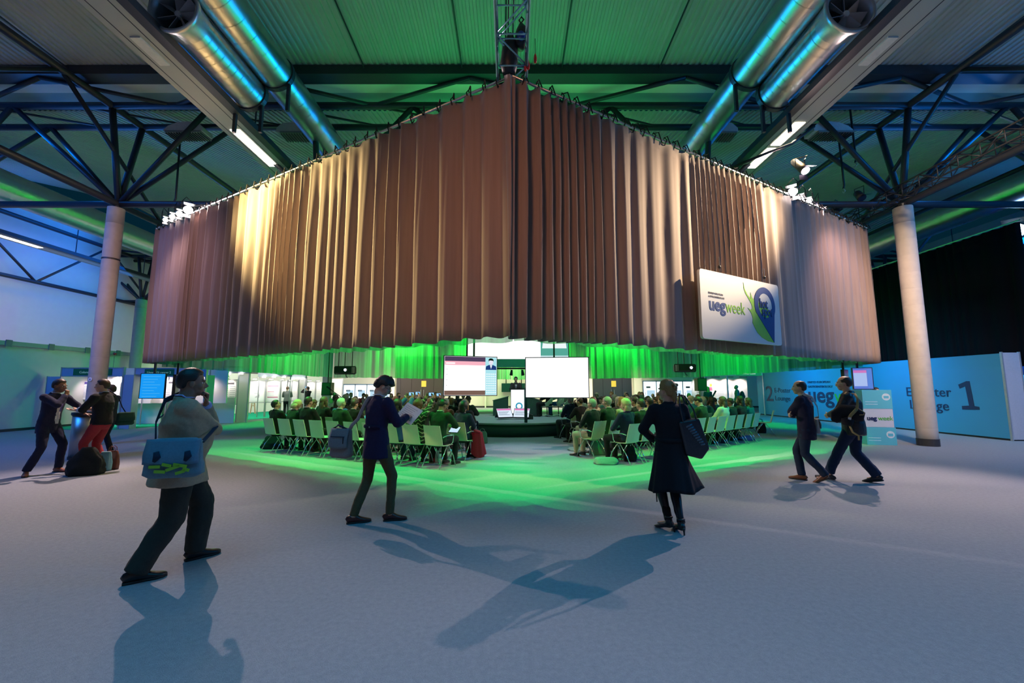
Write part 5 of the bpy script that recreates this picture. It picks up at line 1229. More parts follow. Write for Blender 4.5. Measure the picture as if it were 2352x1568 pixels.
pc = place_world(t2, (.03,.47,1.27)); pp = empty('paper_sheet', pc, R(-50), 'large white sheet of paper held by the person in the navy coat', 'paper'); pp.rotation_euler = (R(-38), R(18), R(-38))
MB().box((-.17,-.002,-.12), (.17,.0,.12)).build('sheet', paper, pp)
for k in range(7): MB().box((-.13,-.004,.08-.026*k), (.10-.03*(k % 3),-.002,.084-.026*k)).build('printed_line', ink_g, pp)
base = place_world(t2, (-.20,-.30,.93)); brz = R(-20)
base = place_world(t2, (-.36,-.25,.93))
sp_ = [V((.10,0,.14)), V((.13,.02,.22))]+[wp(t2, q_, base, brz) for q_ in ((-.20,-.14,1.22),(-.15,-.10,1.38),(-.11,-.06,1.485),(-.09,.02,1.49))]
sb = satchel(base, brz, .30, .36, .13, cloth('bag_grey', (.22,.22,.23)), cloth('bag_grey_flap', (.17,.22,.26)), 'grey shoulder bag on a long pale strap behind the person in the navy coat', sp_, cloth('strap_grey', (.30,.29,.30)), strap_w=.042)
MB().box((-.10,-.092,.075), (.11,-.086,.085)).build('zip', bagdk, sb); MB().box((.09,-.094,-.0), (.10,-.088,.075)).build('zip_pull', black, sb)
MB().loft([(-.12,-.02,.17),(-.02,-.05,.22),(.10,-.02,.16)], [.014]*3, 8).build('handle', bagdk, sb, True)

# ---- 3 the woman in the black coat, seen from behind
p = floor_at(1546, 1218)
S3 = skeleton(pelvis=(0,0,.93), lean=(.0,-.01,1), bend=(0,-.02,1), shoulder=.165, handL=(-.13,.20,1.03), poleL=(-1,-.3,-.4), handR=(.10,.22,1.05), poleR=(1,-.2,-.4), footL=(-.045,-.0,.12), footR=(.055,-.10,.12), toeR=4, toeL=38,
     headyaw=26, headpitch=4, hoff=(-.005,.02,.15), hdL=(1,.2,.1), hdR=(-1,.3,0), thL=(0,0,1), thR=(0,0,1), pnL=(0,-1,0), pnR=(0,-1,0), shrug=(0,.0))
coat = cloth('black_coat', (.012,.012,.017)); tights = cloth('black_tights', (.012,.010,.014)); bootm = mat('boot_leather', (.020,.018,.022), .35, bump=.1)
def ex3(t, S):
    # flared skirt of the coat
    mb = MB(); n = 56; rows = 14; P = S['P']
    for i in range(rows+1):
        u = i/rows; z = P.z+.13-u*.60
        for j in range(n):
            a = 2*math.pi*j/n; rx = .158+.10*u**1.2; ry = .125+.085*u**1.2
            fold = 1+.055*u*math.sin(a*7+.8)+.03*u*math.sin(a*13)
            ext = .15*u**1.6*max(0, math.cos(a-.35))**3          # the right side swings out
            mb.v.append(V(((rx*fold+ext)*math.cos(a), (ry*fold)*math.sin(a)-.0, z+.018*u*math.sin(a*3+1))))
    for i in range(rows):
        for j in range(n): mb.face((i*n+j, (i+1)*n+j, (i+1)*n+(j+1) % n, i*n+(j+1) % n))
    o = mb.build('coat_skirt', coat, t, True); md = o.modifiers.new('th', 'SOLIDIFY'); md.thickness = .012
    W = S['W']; MB().loft([W+V((.166*math.cos(a), .134*math.sin(a), -.06)) for a in [i*math.pi/10 for i in range(20)]], [(.024,.008)]*20, 8, side=(0,0,1), closed=True).build('belt', coat, t, True)
    MB().bar(P+V((-.19,-.02,-.46)), P+V((-.185,-.02,-.60)), .012, .006).build('belt_end', coat, t)
    for a in 'RL':
        an = S['A'+a]; k_ = S['K'+a]; m_ = MB(); d = (an-k_)
        m_.loft([k_+d*.06, k_+d*.10, k_+d*.35, k_+d*.75, an+V((0,0,.0)), an+V((0,0,-.05))], [.060,.060,.060,.043,.040,.042], 18)
        t_ = S['t'+a]; M = Matrix.Rotation(t_, 4, 'Z')
        m_.loft([V((an.x,an.y,0))+M @ V(q_) for q_ in ((0,-.045,.085),(0,0,.075),(0,.06,.055),(0,.11,.030),(0,.165,.018),(0,.19,.014))], [(.028,.035),(.036,.045),(.036,.033),(.038,.024),(.027,.014),(.008,.008)], 14, side=M @ V((1,0,0)))
        m_.loft([V((an.x,an.y,0))+M @ V(q_) for q_ in ((0,-.052,.075),(0,-.062,.04),(0,-.066,0))], [.024,.011,.008], 10)
        m_.loft([an+V((0,0,.03)), an+V((0,0,.045))], [.047,.047], 16)
        m_.v = [V((v.x, v.y, max(0, v.z))) for v in m_.v]
        m_.build('boot', bootm, t, True)
t3 = make_person('person in a long black coat and high boots seen from behind, tote on shoulder', (p.x, p.y, 0), R(2), S3, dict(jacket=coat, jacket_name='coat', trousers=tights, trouser_name='tights'), 'updo', HAIR['blond'], skinA, .0065, 1.71, None, ex3, jk=dict(length=.02, loose=.006, sleeve=1.05, wrist=.045, hips=.98), tr=dict(hem=.045, knee=.84, fat=.80), seed=8)
base = place_world(t3, (.235,-.06,1.09)); tb = empty('tote_bag', base, R(10), 'large shiny black leather tote hanging from the shoulder of the person in the black coat', 'bag'); tb.rotation_euler.y = R(-9)
lth = mat('leather_shiny', (.03,.028,.036), .22, bump=.25, bscale=40)
b = MB(); out = [(-.16,.20),(.10,.22),(.16,-.10),(.20,-.24),(.02,-.27),(-.16,-.18)]
M_ = Matrix.Identity(4); b.prism([(-.15,.19),(.11,.19),(.17,-.17),(.05,-.27),(-.13,-.19)], -.07, .07); o = b.build('body', lth, tb); md = o.modifiers.new('b', 'BEVEL'); md.width = .025; md.segments = 4
b = MB()
for k in range(9): b.loft([(-.08+.017*k,-.071,.12-.028*k), (.0+.014*k,-.071,.135-.03*k)], [(.011,.003)]*2, 8, side=(0,0,1))
b.build('woven_panel', mat('leather_gloss', (.10,.13,.17), .12, metal=.4), tb, True)
for y in (-.06, .06): MB().tube([(-.10,y,.17), (-.10,y*.8,.34), (-.06,y*.4,.50), (-.0,y*.5,.46), (.06,y*.9,.30), (.07,y,.17)], .009, 8).build('handle', lth, tb, True)

# ---- 4 and 5 the two walkers on the right
p = floor_at(1862, 1104)
S4 = skeleton(pelvis=(0,0,.93), lean=(0,.04,1), bend=(0,.03,1), shoulder=.185, handR=(-.13,.19,1.13), poleR=(.8,.7,-.7), handL=(.13,.22,1.10), poleL=(-.8,.7,-.7), footR=(-.02,.12,.09), footL=(-.06,-.24,.14), toeR=0, toeL=0, pitchL=28,
     headyaw=6, headpitch=-2, hoff=(0,.05,.15), hdR=(-1,.1,0), hdL=(1,.1,0), thL=(0,0,1), thR=(0,0,1), pnL=(0,-1,0), pnR=(0,-1,0))
jeans = cloth('dark_jeans', (.018,.030,.060)); navy2 = cloth('navy_blazer', (.018,.018,.042))
t4 = make_person('walking person in a navy blazer with folded arms, left of the walking pair', (p.x, p.y, 0), R(42), S4, dict(jacket=navy2, trousers=jeans, shoes=mat('leather_tan', (.20,.075,.03), .35), shirt=mat('shirt_pale', (.6,.6,.65))), 'bald', HAIR['dark'], skinA, .008, 1.76, None, None, jk=dict(length=.22, loose=.008), tr=dict(hem=.062), seed=12)
base = place_world(t4, (.24,-.08,.94)); brz = R(70)
sp_ = [V((0,0,.13))]+[wp(t4, q_, base, brz) for q_ in ((.19,-.15,1.10),(.08,-.165,1.28),(-.08,-.13,1.45),(-.12,-.02,1.50))]
satchel(base, brz, .30, .26, .08, cloth('bag_silver', (.34,.36,.38)), cloth('bag_silver', (.34,.36,.38)), 'slim grey shoulder bag at the back of the walking person in the navy blazer', sp_, cloth('strap_silver', (.36,.38,.40)), strap_w=.045)
p = floor_at(1972, 1106)
S5 = skeleton(pelvis=(0,0,.93), lean=(0,.07,1), bend=(0,.04,1), shoulder=.195, handL=(-.14,.30,1.08), poleL=(-1,-.2,-.6), handR=(.18,.26,1.06), poleR=(.9,-.3,-.8), footL=(-.10,.38,.10), footR=(.09,-.24,.12), toeL=0, toeR=-4, pitchR=14, pitchL=-8,
     headyaw=-4, headpitch=-2, hoff=(0,.05,.15), curlR=.9, curlL=.9)
blkj = mat('leather_jacket', (.014,.013,.017), .42, noise_amt=.3, scale=30, bump=.4, bscale=25)
t5 = make_person('walking balding person in a dark leather jacket and jeans, right of the pair', (p.x, p.y, 0), R(44), S5, dict(jacket=blkj, trousers=cloth('blue_jeans', (.014,.028,.070)), shoes=mat('shoe_dark', (.02,.022,.03), .4)), 'bald', HAIR['dark'], skinA, .008, 1.84, None, lambda t, S: glasses(t, S, pole_m), fig=dict(fat=1.1), jk=dict(length=.17, loose=.02, fat=1.08), tr=dict(fat=1.10, hem=.075, knee=1.05), seed=15)
base = place_world(t5, (-.33,.02,1.06)); bk = empty('backpack', base, R(-38), 'dark backpack with tan webbing slung at the side of the walking person in leather', 'bag'); bk.rotation_euler.y = R(14); bk.scale = (.84,.84,.9)
cv = cloth('pack_black', (.012,.013,.018)); tanw = cloth('tan_webbing', (.32,.25,.11))
b = MB()
b.loft([(-.20,.02,-.13),(-.17,.0,-.02),(-.10,0,.08),(.05,0,.10),(.16,0,.06),(.19,0,-.02)], [(.05,.06),(.10,.13),(.11,.15),(.11,.16),(.10,.13),(.04,.06)], 16, side=(0,1,0)); b.build('body', cv, bk, True)
MB().loft([(-.08,-.12,-.09),(0,-.15,-.06),(.09,-.12,-.07)], [(.03,.06),(.04,.08),(.03,.06)], 12, side=(0,1,0)).build('pocket', cv, bk, True)
straps([(.0,-.165,-.08),(.03,-.17,.06),(.10,-.14,.20)], .055, .012, up=(1,0,0)).build('front_strap', tanw, bk, True)
straps([(.10,-.14,.18),(.10,-.13,.26),(.08,-.10,.38),(.02,-.02,.47),(-.02,.03,.46)], .045, .014, up=(1,0,0)).build('shoulder_strap', tanw, bk, True)
straps([(.16,-.13,.10),(.22,-.15,.12),(.22,-.14,.17),(.14,-.14,.20)], .03, .012, up=(0,1,0)).build('grab_handle', tanw, bk, True)
straps([(.04,-.12,-.12),(.12,-.14,-.24),(.22,-.10,-.28),(.24,-.08,-.36)], .035, .008, up=(1,0,0)).build('loose_strap', tanw, bk, True)
MB().box((.0,-.185,-.02), (.05,-.17,.02)).build('buckle', pole_m, bk)

# ---- 6 and 7 the men at the bin
p = floor_at(100, 1086)
S6 = skeleton(pelvis=(0,-.02,.93), lean=(-.12,.04,1), bend=(-.03,.03,1), shoulder=.19, handR=(-.02,.21,1.44), poleR=(1,.2,-1), handL=(-.36,.30,1.06), poleL=(-1,-.6,0), footL=(-.09,.16,.09), footR=(.27,-.04,.09), toeL=-5, toeR=-48,
     headyaw=8, headpitch=-8, hoff=(-.03,.03,.15), curlR=1.0, hdR=(-.35,-.05,1), pnR=(-.2,-1,0), thR=(-1,.1,0), hdL=(-.5,.8,-.1), pnL=(0,0,-1), thL=(.9,.3,0), curlL=.25)
def ex6(t, S):
    C_, W_, P = S['C'], S['W'], S['P']
    b = MB(); b.loft([P+V((-.01,.065,-.02)), W_+V((0,.075,0)), C_+V((0,.078,0)), C_+V((0,.055,.13))], [(.075,.075),(.068,.062),(.058,.062),(.03,.035)], 16); b.build('shirt', cloth('white_shirt', (.70,.70,.74)), t, True)
    b = MB(); b.loft([C_+V((-.01,.145,.06)), C_+V((-.012,.147,-.04)), W_+V((-.005,.145,.03))], [(.012,.003),(.018,.003),(.012,.003)], 8); b.build('tie', mat('tie_lilac', (.18,.14,.45), .5), t, True)
    MB().box(tuple(P+V((-.05,.128,.06))), tuple(P+V((.03,.138,.12)))).build('badge', paper, t)
    MB().loft([P+V((.13*math.cos(a), .118*math.sin(a), .02)) for a in [math.pi*.15+i*math.pi*.7/8 for i in range(9)]], [(.018,.006)]*9, 8, side=(0,0,1)).build('belt', mat('belt_red', (.22,.02,.02), .4), t, True)
t6 = make_person('person in navy suit and white shirt, hand at mouth, leaning on the steel bin', (p.x, p.y, 0), R(-86), S6, dict(jacket=cloth('navy_suit', (.020,.024,.060)), trousers=cloth('navy_suit', (.02,.024,.06)), shoes=mat('leather_tan2', (.24,.08,.04), .35), shirt=mat('shirt_pale', (.6,.6,.65))), 'short', HAIR['dark'], skinC, .0075, 1.80, None, ex6, jk=dict(length=.19, loose=.006, sleeve=.93), tr=dict(hem=.062), seed=19)
p = floor_at(222, 1080)
S7 = skeleton(pelvis=(0,0,.93), lean=(0,.04,1), bend=(0,.02,1), shoulder=.20, handR=(.05,.38,1.16), poleR=(1,-.5,-.7), handL=(-.16,.34,1.16), poleL=(-1,-.4,-.8), footL=(-.10,.13,.09), footR=(.12,-.04,.09), toeL=6, toeR=-8,
     headyaw=12, headpitch=-3, hoff=(0,.04,.15), hdL=(.0,1,.05), hdR=(-.05,1,.1), pnL=(0,0,1), pnR=(0,0,1), thL=(-1,0,.2), thR=(1,0,.2), curlL=.3, curlR=.3)
def ex7(t, S):
    for a in 'RL':
        e, w_ = S['E'+a], S['W'+a]; d = (w_-e).normalized(); MB().loft([e+d*.03, e+d*.09], [.060,.056], 16).build('rolled_cuff', cloth('pale_blue_shirt', (.35,.48,.70)), t, True)
t7 = make_person('person in a black jumper and red trousers facing the suited man at the bin', (p.x, p.y, 0), R(102), S7, dict(jacket=cloth('black_jumper', (.014,.016,.02)), jacket_name='jumper', trousers=cloth('red_chino', (.35,.035,.05)), shoes=mat('shoe_brown', (.05,.03,.02), .5), shirt=cloth('pale_blue_shirt', (.35,.48,.7))), 'short', HAIR['dark'], skinA, .0075, 1.80, None, ex7, fig=dict(fat=1.1), jk=dict(length=.06, loose=.012, sleeve=.2, wrist=.055, fat=1.06), tr=dict(fat=1.04, hem=.07), seed=23)
p = floor_at(209, 1050)
S8 = skeleton(footL=(-.14,.05,.09), footR=(.12,-.02,.09), handR=(.1,.36,1.1), poleR=(1,-.3,-.8), lean=(0,.03,1))
t8 = make_person('person in dark clothes almost hidden behind the one in red trousers', (p.x, p.y+.35, 0), R(95), S8, dict(jacket=cloth('dark_suit', (.02,.02,.035)), trousers=cloth('dark_suit', (.02,.02,.035)), shoes=mat('leather_black', (.012,.014,.016))), 'short', HAIR['dark'], skinA, .01, 1.70, None, seed=29)
# steel bin
p = floor_at(166, 1056); t = empty('steel_bin', (p.x, p.y+.25, 0), R(45), 'brushed steel litter bin with a dark top between the two standing men', 'bin')
steel, N, L, B = nt('brushed_steel'); B.inputs['Metallic'].default_value = 1; B.inputs['Roughness'].default_value = .35; B.inputs['Base Color'].default_value = (.55,.50,.45,1)
MB().loft([(0,0,.06),(0,0,.98)], [(.26,.26)]*2, 40).build('drum', steel, t, True); MB().loft([(0,0,0),(0,0,.06)], [.27]*2, 40).build('foot', black, t); MB().loft([(0,0,.98),(0,0,1.0),(0,0,1.05),(0,0,1.06)], [.27,.285,.285,.25], 40).build('lid', black, t)
MB().loft([(0,0,1.06),(0,0,1.063)], [.15,.15], 24).build('opening', mat('black_in', (.01,.012,.015)), t)
# bags by their feet
def floor_bag(px, py, w_, h_, d_, m, label, name='bag', sag=.3, rz=0, handle=True, cat='bag', group=None, lying=False):
    p = floor_at(px, py); t = empty(name, (p.x, p.y+d_/2, 0), rz, label, cat, group); mb = MB(); n = 36; k = 14
    for i in range(k+1):
        u = i/k; z = .005+h_*u; e = (1-sag*u**2)*(1-.12*(abs(u-.45)*2)**4)
        for j in range(n):
            a = 2*math.pi*j/n; c, s = math.cos(a), math.sin(a); c = math.copysign(abs(c)**.6, c); s = math.copysign(abs(s)**.7, s)
            nn_ = 1+(.22*noise.noise(V((c*1.7+px, s*1.7, u*3)))+.12*noise.noise(V((c*5+px, s*5, u*8))))*(1 if sag > .3 else .5)
            mb.v.append(V((w_/2*e*c*nn_, d_/2*(1-.75*u**1.5)*s*nn_, z)))
    for i in range(k):
        for j in range(n): mb.face((i*n+j, i*n+(j+1) % n, (i+1)*n+(j+1) % n, (i+1)*n+j))
    mb.face(range(n)[::-1]); mb.face([k*n+j for j in range(n)]); mb.build('body', m, t, True)
    if handle:
        e = w_*(1-sag)*.3
        for y in (-.02, .02): MB().tube([(-e, y, h_*.95), (-e*.8, y*1.6, h_*1.18), (0, y*2, h_*1.28), (e*.8, y*1.6, h_*1.18), (e, y, h_*.95)], .007, 6).build('handle', m, t, True)
    return t
floor_bag(176, 1094, .55, .50, .30, cloth('coat_dark', (.015,.020,.022)), 'slumped black bag with a coat on the floor before the red trousers', sag=.65, rz=.4, handle=False)
floor_bag(232, 1082, .22, .36, .14, mat('bag_cyan', (.25,.50,.58), .6), 'pale cyan carrier bag standing beside the brown leather bag', sag=.15, rz=.2, handle=False)
floor_bag(247, 1079, .26, .36, .14, mat('bag_brown', (.16,.04,.025), .4), 'brown leather handbag with a brass clasp on the floor right of the cyan bag', sag=.25, rz=.2)
base = place_world(t7, (-.10,-.38,.95)); base = place_world(t7, (.14,-.30,.97))
gb = satchel(base, R(60), .28, .26, .14, cloth('bag_dgreen', (.01,.05,.045)), cloth('bag_dgreen', (.01,.05,.045)), 'dark green shoulder bag hanging behind the person in red trousers', [V((0,0,.12))]+[wp(t7, q_, base, R(60)) for q_ in ((.12,-.24,1.2),(.10,-.17,1.40),(.08,-.03,1.52))], bagdk, strap_w=.02)
MB().box((-.03,-.085,.02),(.05,-.08,.035)).build('label', mat('label_pale', (.4,.7,.5)), gb)
# ================================================================ CHAIRS
shell_m = mat('chair_shell', (.62,.64,.50), .45, noise_amt=.03); chrome = mat('chrome', (.75,.76,.8), .15, metal=1)
def make_chair(arms=False):
    t = empty('seminar_chair', (0,0,0))
    b = MB(); n = 7
    for i in range(n+1):                       # curved back shell
        u = i/n; z = .455+.40*u; y = -.20-.02*math.sin(u*math.pi)*0-.105*u**1.1; w_ = .215-.012*u
        for j in range(7): x = -w_+2*w_*j/6; b.v.append(V((x, y-.022*(1-(x/w_)**2), z)))
    for i in range(n):
        for j in range(6): b.face((i*7+j, i*7+j+1, i*7+j+8, i*7+j+7))
    b.v += [v+V((0,.012,0)) for v in b.v[:]]; m0 = len(b.v)//2
    for f in list(b.f): b.face([q+m0 for q in f][::-1])
    for j in range(6): b.face((j, m0+j, m0+j+1, j+1)); q = n*7; b.face((q+j, q+j+1, m0+q+j+1, m0+q+j))
    for i in range(n): b.face((i*7, (i+1)*7, m0+(i+1)*7, m0+i*7)); b.face((i*7+6, m0+i*7+6, m0+(i+1)*7+6, (i+1)*7+6))
    b.build('backrest', shell_m, t, False)
    b = MB(); b.loft([(0,-.205,.462),(0,-.18,.445),(0,0,.437),(0,.16,.443),(0,.215,.428)], [(.215,.010),(.218,.010),(.22,.010),(.21,.010),(.19,.008)], 16, side=(1,0,0)); b.build('seat', shell_m, t, True)
    for s in (-1, 1):
        MB().tube([(s*.19,.05,.42),(s*.205,.20,.21),(s*.215,.27,0)], .011, 8).build('leg', chrome, t, True)
        MB().tube([(s*.19,-.02,.42),(s*.205,-.19,.21),(s*.215,-.31,0)], .011, 8).build('leg', chrome, t, True)
        if arms: MB().tube([(s*.21,.08,.43),(s*.255,.10,.50),(s*.26,.12,.64),(s*.26,-.14,.65),(s*.235,-.23,.62)], .011, 8).build('armrest', chrome, t, True)
    MB().tube([(-.19,.04,.42),(.19,.04,.42)], .010, 8).build('crossbar', chrome, t, True)
    bpy.context.view_layer.update(); note_kids(t); return t
chair_p = make_chair(); chair_a = make_chair(True)
ORD = ['first','second','third','fourth','fifth','sixth','seventh','eighth','ninth','tenth','eleventh','twelfth','thirteenth']
used = {}
def put(proto, loc, rz, label, cat, group, key=None):
    k = proto.name
    if k not in used: used[k] = 1; o = proto
    else: o = copy_tree(proto)
    o.location = loc; o.rotation_euler = (0,0,rz); tag(o, label, cat, group); return o

# ---------------------------------------------------------------- seated and distant figures share meshes
SEAT = dict(pelvis=(0,-.07,.545), footR=(.12,.34,.09), footL=(-.12,.34,.09), kneeR=(.1,.3,1), kneeL=(-.1,.3,1), hoff=(0,.035,.15), toeR=-5, toeL=5)
POSES = {
 'lap': dict(SEAT, lean=(0,-.08,1), bend=(0,.05,1), handR=(.06,.24,.70), handL=(-.06,.26,.70), poleR=(1,-.6,-.2), poleL=(-1,-.6,-.2), curlR=.5, curlL=.5),
 'read': dict(SEAT, lean=(0,.06,1), bend=(0,.22,1), handR=(.10,.32,.78), handL=(-.10,.32,.78), poleR=(1,-.6,-.2), poleL=(-1,-.6,-.2), headpitch=-32, hoff=(0,.07,.135)),
 'photo': dict(SEAT, lean=(0,-.02,1), bend=(0,.04,1), handR=(.09,.40,1.40), handL=(-.09,.40,1.40), poleR=(1,-.2,-1), poleL=(-1,-.2,-1), hdR=(-.3,.2,1), hdL=(.3,.2,1), pnR=(-.5,-1,0), pnL=(.5,-1,0), thR=(-.3,-1,0), thL=(.3,-1,0), headpitch=2),
 'up': dict(SEAT, lean=(0,-.14,1), bend=(0,-.02,1), handR=(.05,.24,.72), handL=(-.06,.22,.72), poleR=(1,-.6,-.2), poleL=(-1,-.6,-.2), headpitch=16, headyaw=-20, hoff=(0,.0,.15)),
 'chin': dict(SEAT, lean=(0,.0,1), bend=(0,.10,1), handR=(.04,.20,1.20), poleR=(.8,.5,-1), handL=(-.04,.26,.80), poleL=(-1,-.6,-.2), hdR=(-.2,-.2,1), pnR=(0,-1,0), thR=(-1,0,0), curlR=1.1, headpitch=-6, headyaw=10),
 'stand': dict(handR=(.25,.10,.82), handL=(-.25,.10,.82), footR=(.10,.06,.09), footL=(-.10,-.08,.09), headpitch=2),
 'standread': dict(handR=(.08,.33,1.15), handL=(-.08,.33,1.12), poleR=(1,-.7,-.6), poleL=(-1,-.7,-.6), footR=(.10,.0,.09), footL=(-.10,.0,.09), headpitch=-14),
 'standphoto': dict(handR=(.07,.30,1.60), handL=(-.07,.30,1.60), poleR=(1,.1,-1), poleL=(-1,.1,-1), footR=(.08,.0,.09), footL=(-.08,.0,.09), hdR=(0,.2,1), hdL=(0,.2,1), pnR=(0,-1,0), pnL=(0,-1,0)),
}
CACHE = {}
def pose_parts(pn, vox=.013):
    if pn in CACHE: return CACHE[pn]
    S = skeleton(shoulder=.18, **POSES[pn])
    b = remesh(body_mb(S), vox, 'body', 1); set_mats(b, skinA, eye_w, dark_f, lip_m); paint_face(b, S)
    j = remesh(jacket_mb(S, length=.06, loose=.01), .018, 'jacket', 3); wrinkle(j, .008, 11, 3); set_mats(j, coat)
    r = remesh(trouser_mb(S), .018, 'trousers', 3); wrinkle(r, .008, 10, 6); set_mats(r, coat)
    sh = [shoe_mb(S['A'+a], S['t'+a]).mesh('shoe', [mat('leather_black', (.012,.014,.016)), mat('sole_dark', (.02,.015,.012))], True) for a in 'RL']
    N_ = S['N']; c = MB(); c.loft([N_+V((.056*math.cos(u), .058*math.sin(u), .022+(.014 if math.sin(u) < 0 else -.004))) for u in [i*math.pi/8 for i in range(16)]], [(.007,.020)]*16, 8, side=(0,0,1), closed=True)
    CACHE[pn] = dict(S=S, body=b, jacket=j, trousers=r, shoe=sh, collar=c.mesh('shirt_collar', mat('shirt_pale', (.6,.6,.65)), True), hair={})
    return CACHE[pn]
def omat(o, m, i=0):
    o.material_slots[i].link = 'OBJECT'; o.material_slots[i].material = m
def figure(pn, loc, rz, label, hair, hm, jm, tm, skin=None, scale=1.0, group=None, collar=True, feet=True):
    c = pose_parts(pn); t = empty('person', loc, rz, label, 'person', group); t.scale = (scale,)*3
    o = link('body', c['body'], t); omat(o, skin or skinA)
    o = link('jacket', c['jacket'], t); omat(o, jm)
    o = link('trousers', c['trousers'], t); omat(o, tm)
    if hair not in c['hair']: c['hair'][hair] = hair_mb(c['S'], hair, len(c['hair'])*3, seg=30, rings=22).mesh('hair', HAIR['dark'], True)
    o = link('hair', c['hair'][hair], t); omat(o, HAIR[hm])
    if feet:
        for s in c['shoe']: link('shoe', s, t)
    if collar: link('shirt_collar', c['collar'], t)
    return t
J = dict(black=cloth('a_black', (.012,.013,.016)), charcoal=cloth('a_charcoal', (.04,.04,.045)), navy=cloth('a_navy', (.015,.022,.06)), blue=cloth('a_blue', (.02,.08,.25)), white=cloth('a_white', (.6,.6,.58)),
         beige=cloth('a_beige', (.40,.33,.24)), brown=cloth('a_brown', (.09,.05,.03)), grey=cloth('a_grey', (.17,.17,.18)), teal=cloth('a_teal', (.03,.17,.20)), maroon=cloth('a_maroon', (.14,.02,.03)), green=cloth('a_dark_greenlit', (.016,.035,.022)))  # green entry is dark cloth with the green stage light tinted in
zig = bpy.data.materials.new('zigzag_knit'); zig.use_nodes = True; N = zig.node_tree.nodes; L = zig.node_tree.links; B = N['Principled BSDF']
tc = N.new('ShaderNodeTexCoord'); sp3 = N.new('ShaderNodeSeparateXYZ'); L.new(tc.outputs['Object'], sp3.inputs[0])
def mth(op, a, b=None):
    n = N.new('ShaderNodeMath'); n.operation = op
    for i, q in enumerate((a, b)):
        if q is None: continue
        if isinstance(q, (int, float)): n.inputs[i].default_value = q
        else: L.new(q, n.inputs[i])
    return n.outputs[0]
v_ = mth('PINGPONG', mth('ADD', mth('MULTIPLY', mth('PINGPONG', sp3.outputs[0], .055), 1.0), mth('MULTIPLY', sp3.outputs[2], 1.0)), .04)
rp = N.new('ShaderNodeValToRGB'); rp.color_ramp.interpolation = 'CONSTANT'; rp.color_ramp.elements[0].color = (.40,.36,.25,1); rp.color_ramp.elements[1].position = .006; rp.color_ramp.elements[1].color = (.014,.018,.014,1)
L.new(v_, rp.inputs[0]); L.new(rp.outputs[0], B.inputs['Base Color']); B.inputs['Roughness'].default_value = .85
J['patterned'] = zig
fu, fv = V((-.904,.428)), V((.428,.904))       # left block: along the row from the aisle, forward
gu, gv = V((.785,.62)), V((-.62,.785))         # right block
OL, OR_ = V((-1.50,8.86)), V((2.46,9.30))
RN = ['nearest', 'second', 'third', 'fourth', 'fifth', 'sixth']
ar = math.atan2(-fv.x, fv.y); br = math.atan2(-gv.x, gv.y)
stage_c = V((0,16.85))
def lattice(side, k):
    out = []
    o, u, v = (OL, fu, fv) if side == 'left' else (OR_, gu, gv)
    for s in range(-6, 14):
        p = o+v*(.95*k)+u*(.56*s)
        if k == 0 and not (0 <= s <= (9 if side == 'left' else 11)): continue
        if side == 'left' and p.x > -1.0-.02*k: continue
        if side == 'right' and p.x < 1.85: continue
        if (p-stage_c).length < 3.5: continue
        if (p-HC).length > 11.4 or abs(p.x) > 10.2: continue
        out.append(p)
    return out[:(10 if side == 'left' else 12)]
TT = [J['black'], J['charcoal'], J['navy'], J['grey']]
fixed = {
 ('left',0,9): ('up','short','black','black','black',skinA,'glasses'), ('left',0,8): ('read','bob','lblond','green','black',skinA,None), ('left',0,7): ('lap','short','dark','black','black',skinA,None),
 ('left',0,6): None, ('left',0,5): ('lap','crop','white','green','black',skinA,None), ('left',0,4): None, ('left',0,3): None, ('left',0,2): ('photo','long','black','blue','navy',skinA,None),
 ('left',0,1): ('photo','bob','red','patterned','black',skinA,None), ('left',0,0): ('read','short','black','green','black',skinB,'glasses'),
 ('left',1,0): ('lap','bob','black','navy','black',skinA,None), ('left',1,1): None, ('left',1,2): ('lap','bald','grey','charcoal','black',skinB,None), ('left',1,3): ('photo','short','brown','grey','black',skinA,None), ('left',1,7): ('read','short','black','blue','navy',skinB,None), ('left',1,8): ('lap','long','brown','black','black',skinA,None), ('left',1,9): ('read','short','brown','white','grey',skinB,None),
 ('left',2,0): ('lap','long','blond','black','black',skinA,None), ('left',2,1): ('lap','crop','grey','brown','black',skinB,None), ('left',2,2): ('photo','crop','brown','green','black',skinA,None),
 ('right',0,0): ('lap','bob','lblond','navy','black',skinA,None), ('right',0,1): ('lap','short','dark','green','black',skinA,None), ('right',0,2): None, ('right',0,3): None, ('right',0,4): ('lap','long','dark','black','black',skinA,None), ('right',0,5): None,
 ('right',0,6): ('read','short','black','green','black',skinA,None), ('right',0,7): None, ('right',0,8): ('lap','long','brown','white','black',skinA,'glasses'), ('right',0,9): ('chin','crop','dark','charcoal','black',skinC,None), ('right',0,10): ('lap','long','dark','charcoal','black',skinA,None), ('right',0,11): ('lap','long','brown','teal','black',skinA,None),
 ('right',1,0): ('lap','short','grey','black','beige',skinB,None), ('right',1,1): ('lap','short','grey','green','black',skinA,None), ('right',1,2): ('lap','bob','blond','beige','grey',skinA,None), ('right',1,3): ('lap','short','black','black','black',skinB,None), ('right',1,7): ('lap','bob','dark','teal','black',skinA,None),
 ('right',2,0): ('lap','long','brown','beige','beige',skinA,None), ('right',2,1): ('lap','short','white','charcoal','black',skinA,None), ('right',3,0): ('chin','bald','dark','black','black',skinB,None), ('right',2,8): None,
}
hairn = {'bald': 'balding', 'crop': 'cropped', 'short': 'short', 'bob': 'bobbed', 'long': 'long', 'fringe': 'short', 'curly': 'curly', 'updo': 'pinned'}
hcol = {'black': 'black', 'dark': 'dark', 'brown': 'brown', 'red': 'reddish', 'blond': 'blond', 'lblond': 'pale blond', 'grey': 'grey', 'white': 'white'}
